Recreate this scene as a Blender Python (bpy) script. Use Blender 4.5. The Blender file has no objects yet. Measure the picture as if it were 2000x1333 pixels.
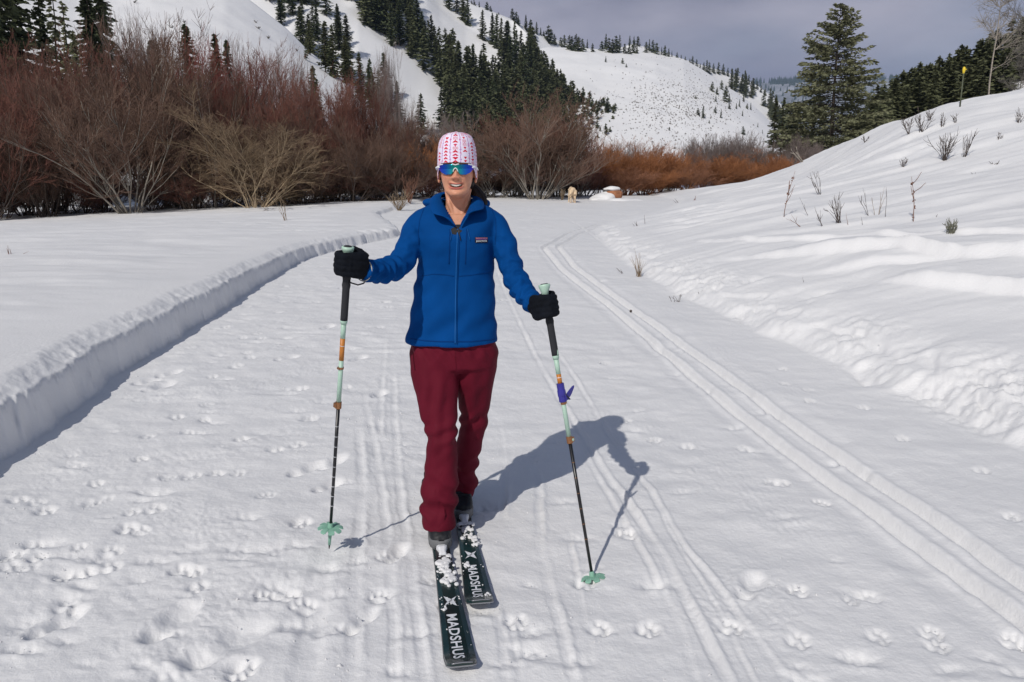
import bpy, math, random
import numpy as np
from mathutils import Vector, Matrix
from mathutils.bvhtree import BVHTree

random.seed(7); np.random.seed(7)
SC = bpy.context.scene
COL = SC.collection
PI = math.pi
R = math.radians

# ------------------------------------------------------------------ camera
CAM_Z = 1.45
PITCH = R(11.16)
FPX = 1500.0                      # focal length in pixels of the 2000 px wide photograph
cam_d = bpy.data.cameras.new('camera')
cam_d.sensor_width = 36.0
cam_d.lens = 27.0
cam_d.clip_start = 0.05
cam_d.clip_end = 20000
cam = bpy.data.objects.new('camera', cam_d)
COL.objects.link(cam)
cam.location = (0, 0, CAM_Z)
cam.rotation_euler = (PI / 2 - PITCH, 0, 0)
SC.camera = cam

# ------------------------------------------------------------------ sun, sky, exposure
SUN_TO = Vector((-0.531, -0.983, 1.0)).normalized()      # towards the sun
sun_el = math.asin(SUN_TO.z)
sun_az = math.atan2(SUN_TO.x, SUN_TO.y)
sl = bpy.data.lights.new('sun', 'SUN')
sl.energy = 3.12
sl.angle = R(0.55)
sl.color = (1.0, 0.95, 0.88)
so = bpy.data.objects.new('sun', sl)
COL.objects.link(so)
so.rotation_euler = SUN_TO.to_track_quat('Z', 'Y').to_euler()

W = bpy.data.worlds.new('World')
SC.world = W
W.use_nodes = True
nt = W.node_tree
nt.nodes.clear()
def _n(t, **k):
    n = nt.nodes.new(t)
    for a, b in k.items():
        setattr(n, a, b)
    return n
w_out = _n('ShaderNodeOutputWorld'); w_bg = _n('ShaderNodeBackground')
w_bg.inputs['Strength'].default_value = 0.063
w_sky = _n('ShaderNodeTexSky', sky_type='NISHITA')
w_sky.sun_disc = False
w_sky.sun_elevation = sun_el
w_sky.sun_rotation = sun_az
w_sky.air_density = 1.0; w_sky.dust_density = 1.0; w_sky.ozone_density = 1.0
w_tc = _n('ShaderNodeTexCoord')
w_map = _n('ShaderNodeMapping'); w_map.inputs['Scale'].default_value = (1.0, 1.0, 3.2)
w_no = _n('ShaderNodeTexNoise'); w_no.inputs['Scale'].default_value = 2.6
w_no.inputs['Detail'].default_value = 7; w_no.inputs['Roughness'].default_value = 0.48
w_rp = _n('ShaderNodeValToRGB')
w_rp.color_ramp.elements[0].position = 0.30; w_rp.color_ramp.elements[0].color = (0.62, 0.62, 0.62, 1)
w_rp.color_ramp.elements[1].position = 0.55; w_rp.color_ramp.elements[1].color = (0.97, 0.97, 0.97, 1)
w_no2 = _n('ShaderNodeTexNoise'); w_no2.inputs['Scale'].default_value = 3.4
w_no2.inputs['Detail'].default_value = 5; w_no2.inputs['Roughness'].default_value = 0.5
w_rp2 = _n('ShaderNodeValToRGB')
w_rp2.color_ramp.elements[0].position = 0.40; w_rp2.color_ramp.elements[0].color = (4.9, 4.75, 5.9, 1)
w_rp2.color_ramp.elements[1].position = 0.64; w_rp2.color_ramp.elements[1].color = (8.2, 7.8, 8.9, 1)
w_mx = _n('ShaderNodeMix', data_type='RGBA')
L = nt.links.new
L(w_tc.outputs['Generated'], w_map.inputs['Vector'])
L(w_map.outputs[0], w_no.inputs['Vector']); L(w_map.outputs[0], w_no2.inputs['Vector'])
L(w_no.outputs['Fac'], w_rp.inputs['Fac']); L(w_no2.outputs['Fac'], w_rp2.inputs['Fac'])
w_sep = _n('ShaderNodeSeparateXYZ'); L(w_tc.outputs['Generated'], w_sep.inputs[0])
w_mr = _n('ShaderNodeMapRange'); w_mr.inputs['From Min'].default_value = .25; w_mr.inputs['From Max'].default_value = .52
w_mr.inputs['To Min'].default_value = 1.0; w_mr.inputs['To Max'].default_value = .05; w_mr.interpolation_type = 'SMOOTHSTEP'
w_mu = _n('ShaderNodeMath', operation='MULTIPLY')
L(w_sep.outputs[2], w_mr.inputs['Value']); L(w_mr.outputs[0], w_mu.inputs[0]); L(w_rp.outputs[0], w_mu.inputs[1])
L(w_mu.outputs[0], w_mx.inputs[0]); L(w_sky.outputs[0], w_mx.inputs[6]); L(w_rp2.outputs[0], w_mx.inputs[7])
L(w_mx.outputs[2], w_bg.inputs['Color']); L(w_bg.outputs[0], w_out.inputs['Surface'])

SC.view_settings.view_transform = 'Standard'
SC.view_settings.look = 'None'
SC.view_settings.exposure = 0.0
SC.view_settings.gamma = 1.0
SC.view_settings.use_curve_mapping = False
SC.render.engine = 'CYCLES'
SC.cycles.use_denoising = True
SC.cycles.max_bounces = 6
SC.cycles.diffuse_bounces = 3
SC.cycles.glossy_bounces = 3
SC.cycles.transparent_max_bounces = 4

# ------------------------------------------------------------------ helpers
def tag(o, label=None, cat=None, group=None, kind=None):
    if label: o['label'] = label
    if cat: o['category'] = cat
    if group: o['group'] = group
    if kind: o['kind'] = kind
    return o

def empty(name, loc=(0, 0, 0), rz=0.0):
    o = bpy.data.objects.new(name, None)
    o.empty_display_size = 0.1
    COL.objects.link(o)
    o.location = loc
    o.rotation_euler = (0, 0, rz)
    return o

def ray(px, py):
    """direction of a photograph pixel (2000 x 1333) in the world"""
    x = (px - 1000.0) / FPX
    yv = (666.5 - py) / FPX
    c, s = math.cos(PITCH), math.sin(PITCH)
    return Vector((x, c + s * yv, -s + c * yv))

def P(px, py, D):
    """the point seen at a pixel, D metres ahead"""
    d = ray(px, py)
    return Vector((0, 0, CAM_Z)) + d * (D / d.y)

def project(p):
    c, s = math.cos(PITCH), math.sin(PITCH)
    dz = p[2] - CAM_Z
    zc = p[1] * c - dz * s
    return 1000 + FPX * p[0] / zc, 666.5 - FPX * (p[1] * s + dz * c) / zc, zc

def smooth(a, b, x):
    t = np.clip((x - a) / (b - a), 0, 1)
    return t * t * (3 - 2 * t)

def perlin(x, y, seed=0):
    x = np.asarray(x, float); y = np.asarray(y, float)
    xi = np.floor(x).astype(np.int64); yi = np.floor(y).astype(np.int64)
    xf = x - xi; yf = y - yi
    def g(ix, iy, dx, dy):
        h = (ix * 374761393 + iy * 668265263 + seed * 1274126177) & 0xffffffff
        h = ((h ^ (h >> 13)) * 1274126177) & 0xffffffff
        h = (h ^ (h >> 16)) & 0xffff
        a = h * (2 * PI / 65536.0)
        return np.cos(a) * dx + np.sin(a) * dy
    u = xf * xf * xf * (xf * (xf * 6 - 15) + 10); v = yf * yf * yf * (yf * (yf * 6 - 15) + 10)
    a = g(xi, yi, xf, yf); b = g(xi + 1, yi, xf - 1, yf)
    c = g(xi, yi + 1, xf, yf - 1); d = g(xi + 1, yi + 1, xf - 1, yf - 1)
    return ((a + (b - a) * u) * (1 - v) + (c + (d - c) * u) * v) * 1.5

def mesh_np(name, V, F, mats=None, smooth_shade=True, fmat=None):
    """V (n,3), F (m,3) or (m,4) int arrays"""
    V = np.asarray(V, dtype=np.float32); F = np.asarray(F, dtype=np.int32)
    me = bpy.data.meshes.new(name)
    k = F.shape[1]
    me.vertices.add(len(V)); me.vertices.foreach_set('co', V.ravel())
    me.loops.add(F.size); me.loops.foreach_set('vertex_index', F.ravel())
    me.polygons.add(len(F))
    me.polygons.foreach_set('loop_start', np.arange(0, F.size, k, dtype=np.int32))
    me.polygons.foreach_set('loop_total', np.full(len(F), k, dtype=np.int32))
    if fmat is not None:
        me.polygons.foreach_set('material_index', np.asarray(fmat, dtype=np.int32))
    me.update(calc_edges=True)
    if smooth_shade:
        me.polygons.foreach_set('use_smooth', np.ones(len(F), dtype=bool))
    for m in (mats or []):
        me.materials.append(m)
    return me

def link(name, me, parent=None, loc=None):
    o = bpy.data.objects.new(name, me)
    COL.objects.link(o)
    if parent is not None: o.parent = parent
    if loc is not None: o.location = loc
    return o

class MB:
    """mesh builder: pieces joined into one mesh"""
    def __init__(s): s.v = []; s.f = []; s.m = []; s.mi = 0
    def add(s, V, F):
        b = len(s.v)
        s.v.extend([tuple(p) for p in V])
        s.f.extend([tuple(b + i for i in f) for f in F]); s.m.extend([s.mi] * len(F))
    def tube(s, pts, rad, n=8, cap=True):
        pts = [Vector(p) for p in pts]
        if not hasattr(rad, '__len__'): rad = [rad] * len(pts)
        V = []; F = []; prev = None
        for i, p in enumerate(pts):
            t = (pts[min(i + 1, len(pts) - 1)] - pts[max(i - 1, 0)]).normalized()
            if prev is None:
                a = Vector((0, 0, 1)) if abs(t.z) < .9 else Vector((1, 0, 0))
                u = t.cross(a).normalized()
            else:
                u = (prev - t * prev.dot(t)).normalized()
            prev = u; w = t.cross(u)
            for k in range(n):
                an = 2 * PI * k / n
                V.append(p + (u * math.cos(an) + w * math.sin(an)) * rad[i])
        for i in range(len(pts) - 1):
            for k in range(n):
                a = i * n + k; b = i * n + (k + 1) % n
                F.append((a, b, b + n, a + n))
        if cap:
            F.append(tuple(reversed(range(n)))); F.append(tuple(range((len(pts) - 1) * n, len(pts) * n)))
        s.add(V, F)
    def box(s, c, sx, sy, sz, rot=None):
        c = Vector(c); V = []
        for dx in (-1, 1):
            for dy in (-1, 1):
                for dz in (-1, 1):
                    q = Vector((dx * sx / 2, dy * sy / 2, dz * sz / 2))
                    if rot is not None: q = rot @ q
                    V.append(c + q)
        s.add(V, [(0, 1, 3, 2), (4, 6, 7, 5), (0, 4, 5, 1), (2, 3, 7, 6), (0, 2, 6, 4), (1, 5, 7, 3)])
    def rings(s, rings, cap=True):
        n = len(rings[0]); V = [p for r in rings for p in r]; F = []
        for i in range(len(rings) - 1):
            for k in range(n):
                a = i * n + k; b = i * n + (k + 1) % n
                F.append((a, b, b + n, a + n))
        if cap:
            F.append(tuple(reversed(range(n)))); F.append(tuple(range((len(rings) - 1) * n, len(rings) * n)))
        s.add(V, F)
    def ball(s, c, r, nu=14, nv=9, sc=(1, 1, 1), rot=None):
        c = Vector(c); rings = []
        for j in range(1, nv):
            ph = PI * j / nv; ring = []
            for k in range(nu):
                a = 2 * PI * k / nu
                q = Vector((math.sin(ph) * math.cos(a) * sc[0], math.sin(ph) * math.sin(a) * sc[1], -math.cos(ph) * sc[2])) * r
                if rot is not None: q = rot @ q
                ring.append(c + q)
            rings.append(ring)
        s.rings(rings)
    def mesh(s, name, mats=None, sm=True):
        me = bpy.data.meshes.new(name)
        me.from_pydata([tuple(v) for v in s.v], [], s.f)
        me.update()
        for m in (mats or []): me.materials.append(m)
        me.polygons.foreach_set('material_index', s.m)
        me.polygons.foreach_set('use_smooth', [sm] * len(me.polygons))
        return me
    def build(s, name, mats=None, parent=None, sm=True):
        if mats is not None and not isinstance(mats, (list, tuple)): mats = [mats]
        return link(name, s.mesh(name, mats, sm), parent)

def apply_mods(o):
    """replace the mesh by its evaluated form"""
    dg = bpy.context.evaluated_depsgraph_get()
    dg.update()
    me = bpy.data.meshes.new_from_object(o.evaluated_get(dg))
    o.modifiers.clear()
    o.data = me
    return o

def fuse(o, voxel, smooth_it=4, fac=0.5):
    m = o.modifiers.new('r', 'REMESH'); m.mode = 'VOXEL'; m.voxel_size = voxel; m.use_smooth_shade = True
    if smooth_it:
        m2 = o.modifiers.new('s', 'SMOOTH'); m2.factor = fac; m2.iterations = smooth_it
    mats = [x for x in o.data.materials]
    apply_mods(o)
    if len(o.data.materials) == 0:
        for x in mats: o.data.materials.append(x)
    return o

def get_v(me):
    a = np.empty(len(me.vertices) * 3, dtype=np.float32); me.vertices.foreach_get('co', a); return a.reshape(-1, 3).astype(float)
def get_n(me):
    a = np.empty(len(me.vertices) * 3, dtype=np.float32); me.vertices.foreach_get('normal', a); return a.reshape(-1, 3).astype(float)
def set_v(me, v):
    me.vertices.foreach_set('co', np.asarray(v, dtype=np.float32).ravel()); me.update()
def set_col(me, col, name='tint'):
    at = me.color_attributes.new(name, 'FLOAT_COLOR', 'POINT')
    c = np.ones((len(col), 4), dtype=np.float32); c[:, :3] = col
    at.data.foreach_set('color', c.ravel())

# ------------------------------------------------------------------ materials
def srgb(r, g, b):
    f = lambda c: (c / 255 / 12.92) if c / 255 <= .04045 else ((c / 255 + .055) / 1.055) ** 2.4
    return (f(r), f(g), f(b))

def mat(name, col, rough=0.6, noise=0.0, nscale=20, bump=0.0, bscale=60, metal=0.0, spec=0.5, attr=None, rand=0.0, sss=0.0, bdist=0.01, sheen=0.0, coat=0.0):
    m = bpy.data.materials.new(name); m.use_nodes = True
    t = m.node_tree; b = t.nodes['Principled BSDF']; lk = t.links.new
    b.inputs['Roughness'].default_value = rough; b.inputs['Metallic'].default_value = metal
    b.inputs['Specular IOR Level'].default_value = spec
    if sheen: b.inputs['Sheen Weight'].default_value = sheen
    if coat: b.inputs['Coat Weight'].default_value = coat
    if sss:
        b.inputs['Subsurface Weight'].default_value = sss; b.inputs['Subsurface Radius'].default_value = (.012, .005, .003)
        b.inputs['Subsurface Scale'].default_value = 1.0
    tc = t.nodes.new('ShaderNodeTexCoord')
    src = None
    if attr:
        a = t.nodes.new('ShaderNodeAttribute'); a.attribute_name = attr; src = a.outputs['Color']
    if noise or rand:
        hs = t.nodes.new('ShaderNodeHueSaturation')
        if src is None: hs.inputs['Color'].default_value = (*col, 1)
        else: lk(src, hs.inputs['Color'])
        val = None
        if noise:
            n = t.nodes.new('ShaderNodeTexNoise'); n.inputs['Scale'].default_value = nscale; n.inputs['Detail'].default_value = 4
            lk(tc.outputs['Object'], n.inputs['Vector'])
            mr = t.nodes.new('ShaderNodeMapRange'); mr.inputs['From Min'].default_value = .3; mr.inputs['From Max'].default_value = .7
            mr.inputs['To Min'].default_value = 1 - noise; mr.inputs['To Max'].default_value = 1 + noise
            lk(n.outputs['Fac'], mr.inputs['Value']); val = mr.outputs[0]
        if rand:
            oi = t.nodes.new('ShaderNodeObjectInfo')
            mr2 = t.nodes.new('ShaderNodeMapRange'); mr2.inputs['To Min'].default_value = 1 - rand; mr2.inputs['To Max'].default_value = 1 + rand
            lk(oi.outputs['Random'], mr2.inputs['Value'])
            mr3 = t.nodes.new('ShaderNodeMapRange'); hk = 1.0 if 'needles' in name else 0.0; mr3.inputs['To Min'].default_value = .5 - rand * .09 * hk; mr3.inputs['To Max'].default_value = .5 + rand * .03 * hk
            fr_ = t.nodes.new('ShaderNodeMath'); fr_.operation = 'FRACT'; m7 = t.nodes.new('ShaderNodeMath'); m7.operation = 'MULTIPLY'; m7.inputs[1].default_value = 7.3
            lk(oi.outputs['Random'], m7.inputs[0]); lk(m7.outputs[0], fr_.inputs[0]); lk(fr_.outputs[0], mr3.inputs['Value']); lk(mr3.outputs[0], hs.inputs['Hue'])
            if val is None: val = mr2.outputs[0]
            else:
                mu = t.nodes.new('ShaderNodeMath'); mu.operation = 'MULTIPLY'; lk(val, mu.inputs[0]); lk(mr2.outputs[0], mu.inputs[1]); val = mu.outputs[0]
        lk(val, hs.inputs['Value']); src = hs.outputs[0]
    if src is not None: lk(src, b.inputs['Base Color'])
    else: b.inputs['Base Color'].default_value = (*col, 1)
    if bump:
        n = t.nodes.new('ShaderNodeTexNoise'); n.inputs['Scale'].default_value = bscale; n.inputs['Detail'].default_value = 5
        lk(tc.outputs['Object'], n.inputs['Vector'])
        bp = t.nodes.new('ShaderNodeBump'); bp.inputs['Strength'].default_value = bump; bp.inputs['Distance'].default_value = bdist
        lk(n.outputs['Fac'], bp.inputs['Height']); lk(bp.outputs[0], b.inputs['Normal'])
    return m

def snow_mat(name, scale=1.0, bump=0.35):
    m = bpy.data.materials.new(name); m.use_nodes = True
    t = m.node_tree; b = t.nodes['Principled BSDF']; lk = t.links.new
    b.inputs['Roughness'].default_value = 0.55; b.inputs['Specular IOR Level'].default_value = 0.25
    tc = t.nodes.new('ShaderNodeTexCoord')
    n0 = t.nodes.new('ShaderNodeTexNoise'); n0.inputs['Scale'].default_value = 0.9 * scale; n0.inputs['Detail'].default_value = 8
    n0.inputs['Roughness'].default_value = .6
    lk(tc.outputs['Object'], n0.inputs['Vector'])
    rp = t.nodes.new('ShaderNodeValToRGB')
    rp.color_ramp.elements[0].position = .3; rp.color_ramp.elements[0].color = (.765, .768, .775, 1)
    rp.color_ramp.elements[1].position = .7; rp.color_ramp.elements[1].color = (.82, .818, .818, 1)
    lk(n0.outputs['Fac'], rp.inputs['Fac']); lk(rp.outputs[0], b.inputs['Base Color'])
    n1 = t.nodes.new('ShaderNodeTexNoise'); n1.inputs['Scale'].default_value = 45 * scale; n1.inputs['Detail'].default_value = 5
    n1.inputs['Roughness'].default_value = .62
    n2 = t.nodes.new('ShaderNodeTexNoise'); n2.inputs['Scale'].default_value = 350 * scale; n2.inputs['Detail'].default_value = 2
    lk(tc.outputs['Object'], n1.inputs['Vector']); lk(tc.outputs['Object'], n2.inputs['Vector'])
    b1 = t.nodes.new('ShaderNodeBump'); b1.inputs['Strength'].default_value = bump; b1.inputs['Distance'].default_value = .012 / scale
    b2 = t.nodes.new('ShaderNodeBump'); b2.inputs['Strength'].default_value = bump * .6; b2.inputs['Distance'].default_value = .003 / scale
    lk(n1.outputs['Fac'], b1.inputs['Height']); lk(n2.outputs['Fac'], b2.inputs['Height']); lk(b1.outputs[0], b2.inputs['Normal'])
    lk(b2.outputs[0], b.inputs['Normal'])
    return m
M_SNOW = snow_mat('snow', 1.0, .38)
M_SNOW_FAR = snow_mat('far_snow', 0.02, .12)
for _e, _c in zip([n for n in M_SNOW_FAR.node_tree.nodes if n.type == 'VALTORGB'][0].color_ramp.elements, (.84, .88)): _e.color = (_c, _c, _c, 1)
# ------------------------------------------------------------------ the snow ground: heights
def zt(y):
    t = np.clip(np.asarray(y, float) - 4.0, 0, 34)
    return .036 * t * (t / (t + 2))

def gp(px, py, up=0.0):
    """where a pixel meets the level of the trail raised by up"""
    d = ray(px, py); lo, hi = 0.5, 80.0
    f = lambda s: (CAM_Z + d.z * s) - float(zt(d.y * s)) - up
    for _ in range(60):
        m = (lo + hi) / 2
        if f(m) > 0: lo = m
        else: hi = m
    return d.x * lo, d.y * lo

def curve_xy(pts, up=0.0, pre=(), post=()):
    q = [gp(a, b, up) for a, b in pts]
    q = sorted(list(pre) + q + list(post), key=lambda p: p[1])
    ys = np.array([p[1] for p in q]); xs = np.array([p[0] for p in q])
    fine = np.linspace(ys[0], ys[-1], 600); xf = np.interp(fine, ys, xs)
    k = np.hanning(25); k /= k.sum()
    xp = np.pad(xf, 12, mode='edge'); xf = np.convolve(xp, k, mode='valid')
    return lambda y: np.interp(y, fine, xf)

LIP = .30
xL = curve_xy([(0, 790), (187, 680), (273, 630), (390, 575), (468, 536), (546, 493), (624, 466), (700, 452), (780, 438)], LIP * .9,
              pre=[(-2.2, -3), (-2.4, 1)], post=[(-4.2, 24), (-4.0, 30), (-3.6, 36)])
xR = curve_xy([(2000, 880), (1860, 810), (1700, 745), (1600, 700), (1500, 655), (1400, 610), (1300, 565), (1230, 520), (1180, 478), (1155, 448)], 0.0,
              pre=[(3.2, -3), (3.1, 1)], post=[(3.6, 24), (5.6, 28), (7.0, 33)])
HLf = lambda y: np.interp(y, [0, 8, 12, 18, 25, 32], [.35, .33, .27, .19, .13, .09])
HRf = lambda y: np.interp(y, [0, 8, 14, 20, 28], [.27, .25, .20, .12, .08])

tr_a = curve_xy([(1060, 482), (1100, 530), (1200, 605), (1300, 690), (1420, 790), (1560, 897), (1700, 997), (1830, 1090), (2000, 1212)],
                pre=[(1.75, -3)], post=[(.95, 16.5), (1.3, 18.2), (2.2, 20.5), (3.2, 23)])
tr_b = curve_xy([(1088, 480), (1122, 522), (1190, 572), (1300, 650), (1420, 737), (1560, 838), (1700, 932), (1850, 1033), (2000, 1137)],
                pre=[(2.05, -3)], post=[(1.2, 16.5), (1.6, 18.2), (2.5, 20.5), (3.5, 23)])
GROOVES = []   # (curve, half width, depth, rim, y0, y1, roughness)
def groove(pts, w, dep, rim, rough=0.3):
    q = [gp(*p) for p in pts]; ys = [p[1] for p in q]
    GROOVES.append((curve_xy(pts), w, dep, rim, min(ys), max(ys), rough))
groove([(1440, 1372), (1420, 1333), (1382, 1260), (1287, 1080), (1226, 985), (1173, 914), (1112, 814), (1050, 710), (1010, 625), (985, 570), (968, 520), (960, 490)], .016, .010, .014, .15)
groove([(1560, 1375), (1525, 1317), (1444, 1213), (1382, 1127), (1335, 1075), (1264, 952), (1192, 857), (1121, 738), (1060, 650), (1020, 590)], .013, .007, .010, .15)
groove([(1359, 1333), (1325, 1222), (1240, 1056), (1169, 937), (1120, 850)], .012, .006, .008)
groove([(1470, 1333), (1400, 1190), (1330, 1080), (1250, 930)], .008, .004, .005)
groove([(1135, 1375), (1121, 1333), (1093, 1237), (1064, 1127), (1050, 1056), (1050, 960), (1040, 880)], .016, .011, .015, .9)
groove([(1150, 1260), (1120, 1100), (1110, 1040)], .010, .007, .010, .9)
groove([(580, 1375), (594, 1317), (608, 1230), (620, 1150), (634, 1078)], .045, .014, .004, .3)
groove([(684, 1375), (686, 1300), (690, 1200), (692, 1100), (700, 1020), (705, 940), (700, 860), (695, 800)], .020, .014, .014, 1.2)
groove([(768, 1375), (768, 1300), (764, 1200), (758, 1100), (748, 1000), (735, 900), (720, 820), (706, 760)], .016, .011, .012, 1.0)
groove([(832, 1375), (826, 1300), (812, 1220), (802, 1140), (792, 1060), (780, 980), (772, 880), (768, 780), (768, 690)], .016, .010, .012, .9)
groove([(740, 850), (742, 790), (746, 730), (752, 660)], .016, .009, .012, .9)
groove([(812, 760), (806, 700), (802, 650), (806, 600), (812, 560)], .016, .008, .012, .6)
groove([(990, 1375), (985, 1300), (975, 1230), (960, 1190)], .014, .008, .010, .8)
groove([(1010, 1300), (990, 1240)], .014, .007, .010, .8)
groove([(1170, 470), (1130, 440), (1110, 430)], .02, .02, .02, .2)
groove([(980, 1000), (985, 920), (975, 830)], .014, .006, .008, .6)

def scarp(pts):     # a line of drifted snow on the right slope, from points at an assumed height of the slope
    q = []
    for a, b in pts:
        d = ray(a, b); lo = None
        for s_ in np.linspace(3, 40, 4000):
            X_ = d.x * s_; Y_ = d.y * s_; up = max(X_ - float(xR(Y_)) - .3, 0)
            if CAM_Z + d.z * s_ < float(zt(Y_)) + .25 + .19 * up * (1 - .35 * math.exp(-up / 1.2)): lo = (X_, Y_); break
        if lo: q.append(lo)
    q.sort(); xs = np.array([p[0] for p in q]); ys = np.array([p[1] for p in q]); f = np.linspace(xs[0], xs[-1], 200); g = np.interp(f, xs, ys)
    k = np.hanning(21); k /= k.sum(); g = np.convolve(np.pad(g, 10, mode='edge'), k, mode='valid')
    return (lambda x: np.interp(x, f, g)), xs[0], xs[-1]
SCARPS = []
for A_, pts in ((.085, [(1330, 512), (1420, 505), (1500, 506), (1600, 508), (1750, 508), (1860, 520), (2000, 520), (2200, 512)]),
                (.05, [(1480, 530), (1560, 540), (1640, 536), (1740, 528), (1850, 518)]),
                (.09, [(1720, 560), (1800, 567), (1900, 570), (2000, 577), (2250, 585)]),
                (.05, [(1440, 620), (1500, 600), (1560, 596)]),
                (.04, [(1340, 470), (1480, 478), (1640, 470), (1800, 478), (2000, 470)])):
    f_, a_, b_ = scarp(pts); SCARPS.append((f_, A_, a_ - .2, b_ + 1.5))
def base_z(x, y):
    x = np.asarray(x, float); y = np.asarray(y, float)
    z = zt(y)
    ew = .055 * perlin(y * 1.1, 0 * y + 3.3, 5) + .034 * perlin(y * 3.6, x * 3.6, 6) + .014 * perlin(y * 15, x * 15, 7) + .006 * perlin(y * 38, x * 38, 9)
    s = xL(y) + .01 * smooth(12, 5, y) + ew - x
    HL = HLf(y)
    z = z + HL * (.80 * smooth(-.070, .010, s) + .20 * smooth(-.02, .22, s)) + .05 * (1 - np.exp(-np.clip(s, 0, 9) / .7))
    far = smooth(8, 30, y)
    z = z - .045 * np.clip(-x - 4.5, 0, 26) * far - .05 * far * smooth(0, 1, s)
    # left field undulation
    lf = smooth(.1, 1.5, s)
    z = z + lf * (.055 * perlin(x * .30 + y * .05, y * .75, 11) + .022 * perlin(x * .9, y * 2.1, 12) + .006 * perlin(x * 3, y * 6, 13))
    # right bank and slope
    er = .06 * perlin(y * 1.7, 0 * y + 9.1, 15) + .035 * perlin(y * 6, 0 * y + 2.5, 16) + .015 * perlin(y * 15, x * 9, 17)
    u = x - xR(y) - er
    z = z + HRf(y) * (.45 * smooth(-.03, .22, u) + .55 * smooth(.0, .85, u)) 
    up = np.clip(u - .3, 0, 60)
    hill = .19 * up * (1 - .35 * np.exp(-up / 1.2)) + 1.62 * smooth(4.2, 9.6, up) * smooth(13, 27, y) - .02 * np.clip(up - 12, 0, 40) * smooth(12, 26, y)
    hill = hill * (1 - smooth(31, 52, y + .25 * perlin(x * .5, 0 * x, 3)) * .93)
    z = z + hill
    rf = smooth(.5, 2.0, u)
    wv = perlin(x * .22 + y * .10, y * .85 - x * .12, 21)
    z = z + rf * (.085 * wv + .035 * perlin(x * .6, y * 2.2, 22) + .012 * perlin(x * 1.6, y * 5, 23))
    for fn, A_, x0, x1 in SCARPS:
        dd = y - fn(x); z = z + rf * A_ * 1.7 * smooth(-.12, .06, dd) * np.exp(-np.clip(dd, 0, 99) / 1.3) * smooth(x0, x0 + .5, x) * smooth(x1, x1 - 1.5, x)
    rg = 1 - np.abs(perlin(x * .16 + 4.2, y * .62 + .10 * x, 24))
    z = z + rf * .16 * np.clip(rg - .80, 0, 1) * smooth(4, 7, y)
    return z

def rough_z(x, y, z):
    """fine relief: banks' crumbs, trail lumps, grooves"""
    s = xL(y) - x; u = x - xR(y)
    on = (smooth(-.05, -.35, s)) * (smooth(.15, -.2, u))
    cr = np.abs(perlin(x * 7, y * 7, 31)) + .6 * np.abs(perlin(x * 15, y * 15, 32)) + .35 * np.abs(perlin(x * 33, y * 33, 33))
    wr = smooth(-.20, .12, u) * smooth(.95, .30, u)
    pt_ = .25 + .9 * smooth(-.15, .45, perlin(x * .9 + 3, y * .9, 35)); z = z + .040 * (cr - .45) * wr * smooth(26, 8, y) * pt_
    cliff = .045 * smooth(.02, .10, perlin(x * 2.6, y * 2.6, 34) * .3 + u - .22) * wr
    z = z + cliff * .7
    wl = smooth(-.12, .02, s) * smooth(.34, .04, s) * (.15 + .85 * smooth(-.1, .45, perlin(x * 1.6, y * 1.6, 36)))
    z = z + wl * .020 * (cr - .5)
    # groomed snow
    z = z + on * (.010 * perlin(x * 1.6, y * 2.0, 41) + .0060 * perlin(x * 4.2, y * 5.2, 42) * (.4 + 1.2 * smooth(-.2, .4, perlin(x * .8, y * .8, 40))) + .0030 * perlin(x * 10, y * 12, 43) + .0012 * perlin(x * 24, y * 26, 44))
    pat = smooth(.15, .5, perlin(x * 1.4, y * 1.4, 45)) * on
    z = z + pat * .006 * np.abs(perlin(x * 26, y * 30, 46))
    # left part of the track is more trodden
    lt = smooth(.4, -.8, x) * on
    z = z + lt * (.006 * perlin(x * 5, y * 6, 47) + .0045 * np.abs(perlin(x * 13, y * 14, 48)) * (.3 + smooth(-.1, .5, perlin(x * 1.3, y * 1.3, 49))))
    # twin classic track
    for cu in (tr_a, tr_b):
        d = x - cu(y)
        lim = smooth(23, 20, y)
        z = z + lim * (-.040 * smooth(.046, .032, np.abs(d)) + .010 * np.exp(-((np.abs(d) - .066) / .022) ** 2))
    mid = (tr_a(y) + tr_b(y)) / 2
    z = z - .008 * smooth(.34, .24, np.abs(x - mid)) * smooth(23, 20, y)
    for cu, w, dep, rim, y0, y1, ro in GROOVES:
        m = (y > y0 - .4) & (y < y1 + .4)
        if not m.any(): continue
        xx = x[m]; yy = y[m]
        dep = dep * (1 - .6 * min(ro, 1)); rim = rim * (1 - .68 * min(ro, 1)); jit = ro * .010 * perlin(yy * 9, yy * 0 + w * 100, 51) + ro * .004 * perlin(yy * 30, yy * 0 + w * 37, 52)
        d = xx - cu(yy) - jit
        fade = smooth(y0 - .15, y0 + .05, yy) * smooth(y1 + .2, y1 - .28 * (y1 - y0), yy) * (.25 + .75 * smooth(-.35, .35, perlin(yy * 1.9, yy * 0 + w * 191, 53)))
        g = -dep * np.exp(-(d / w) ** 4) + rim * np.exp(-((d - w * 1.9) / (w * .7)) ** 2) * (.8 + ro * .9 * np.abs(perlin(yy * 24, d * 40, 54)))
        z[m] += fade * g
    return z

def hit(px, py, ymin=2.0, ymax=80):
    """where the line of sight first meets the snow"""
    d = ray(px, py)
    t = np.linspace(ymin, ymax, 6000) / d.y
    X = d.x * t; Y = d.y * t; Z = CAM_Z + d.z * t
    below = np.where(Z < base_z(X, Y))[0]
    if len(below) == 0: return hit(px, py + 3, ymin, ymax) if py < 460 else None
    i = below[0]
    return Vector((X[i], Y[i], float(base_z(X[i:i+1], Y[i:i+1])[0])))

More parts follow.
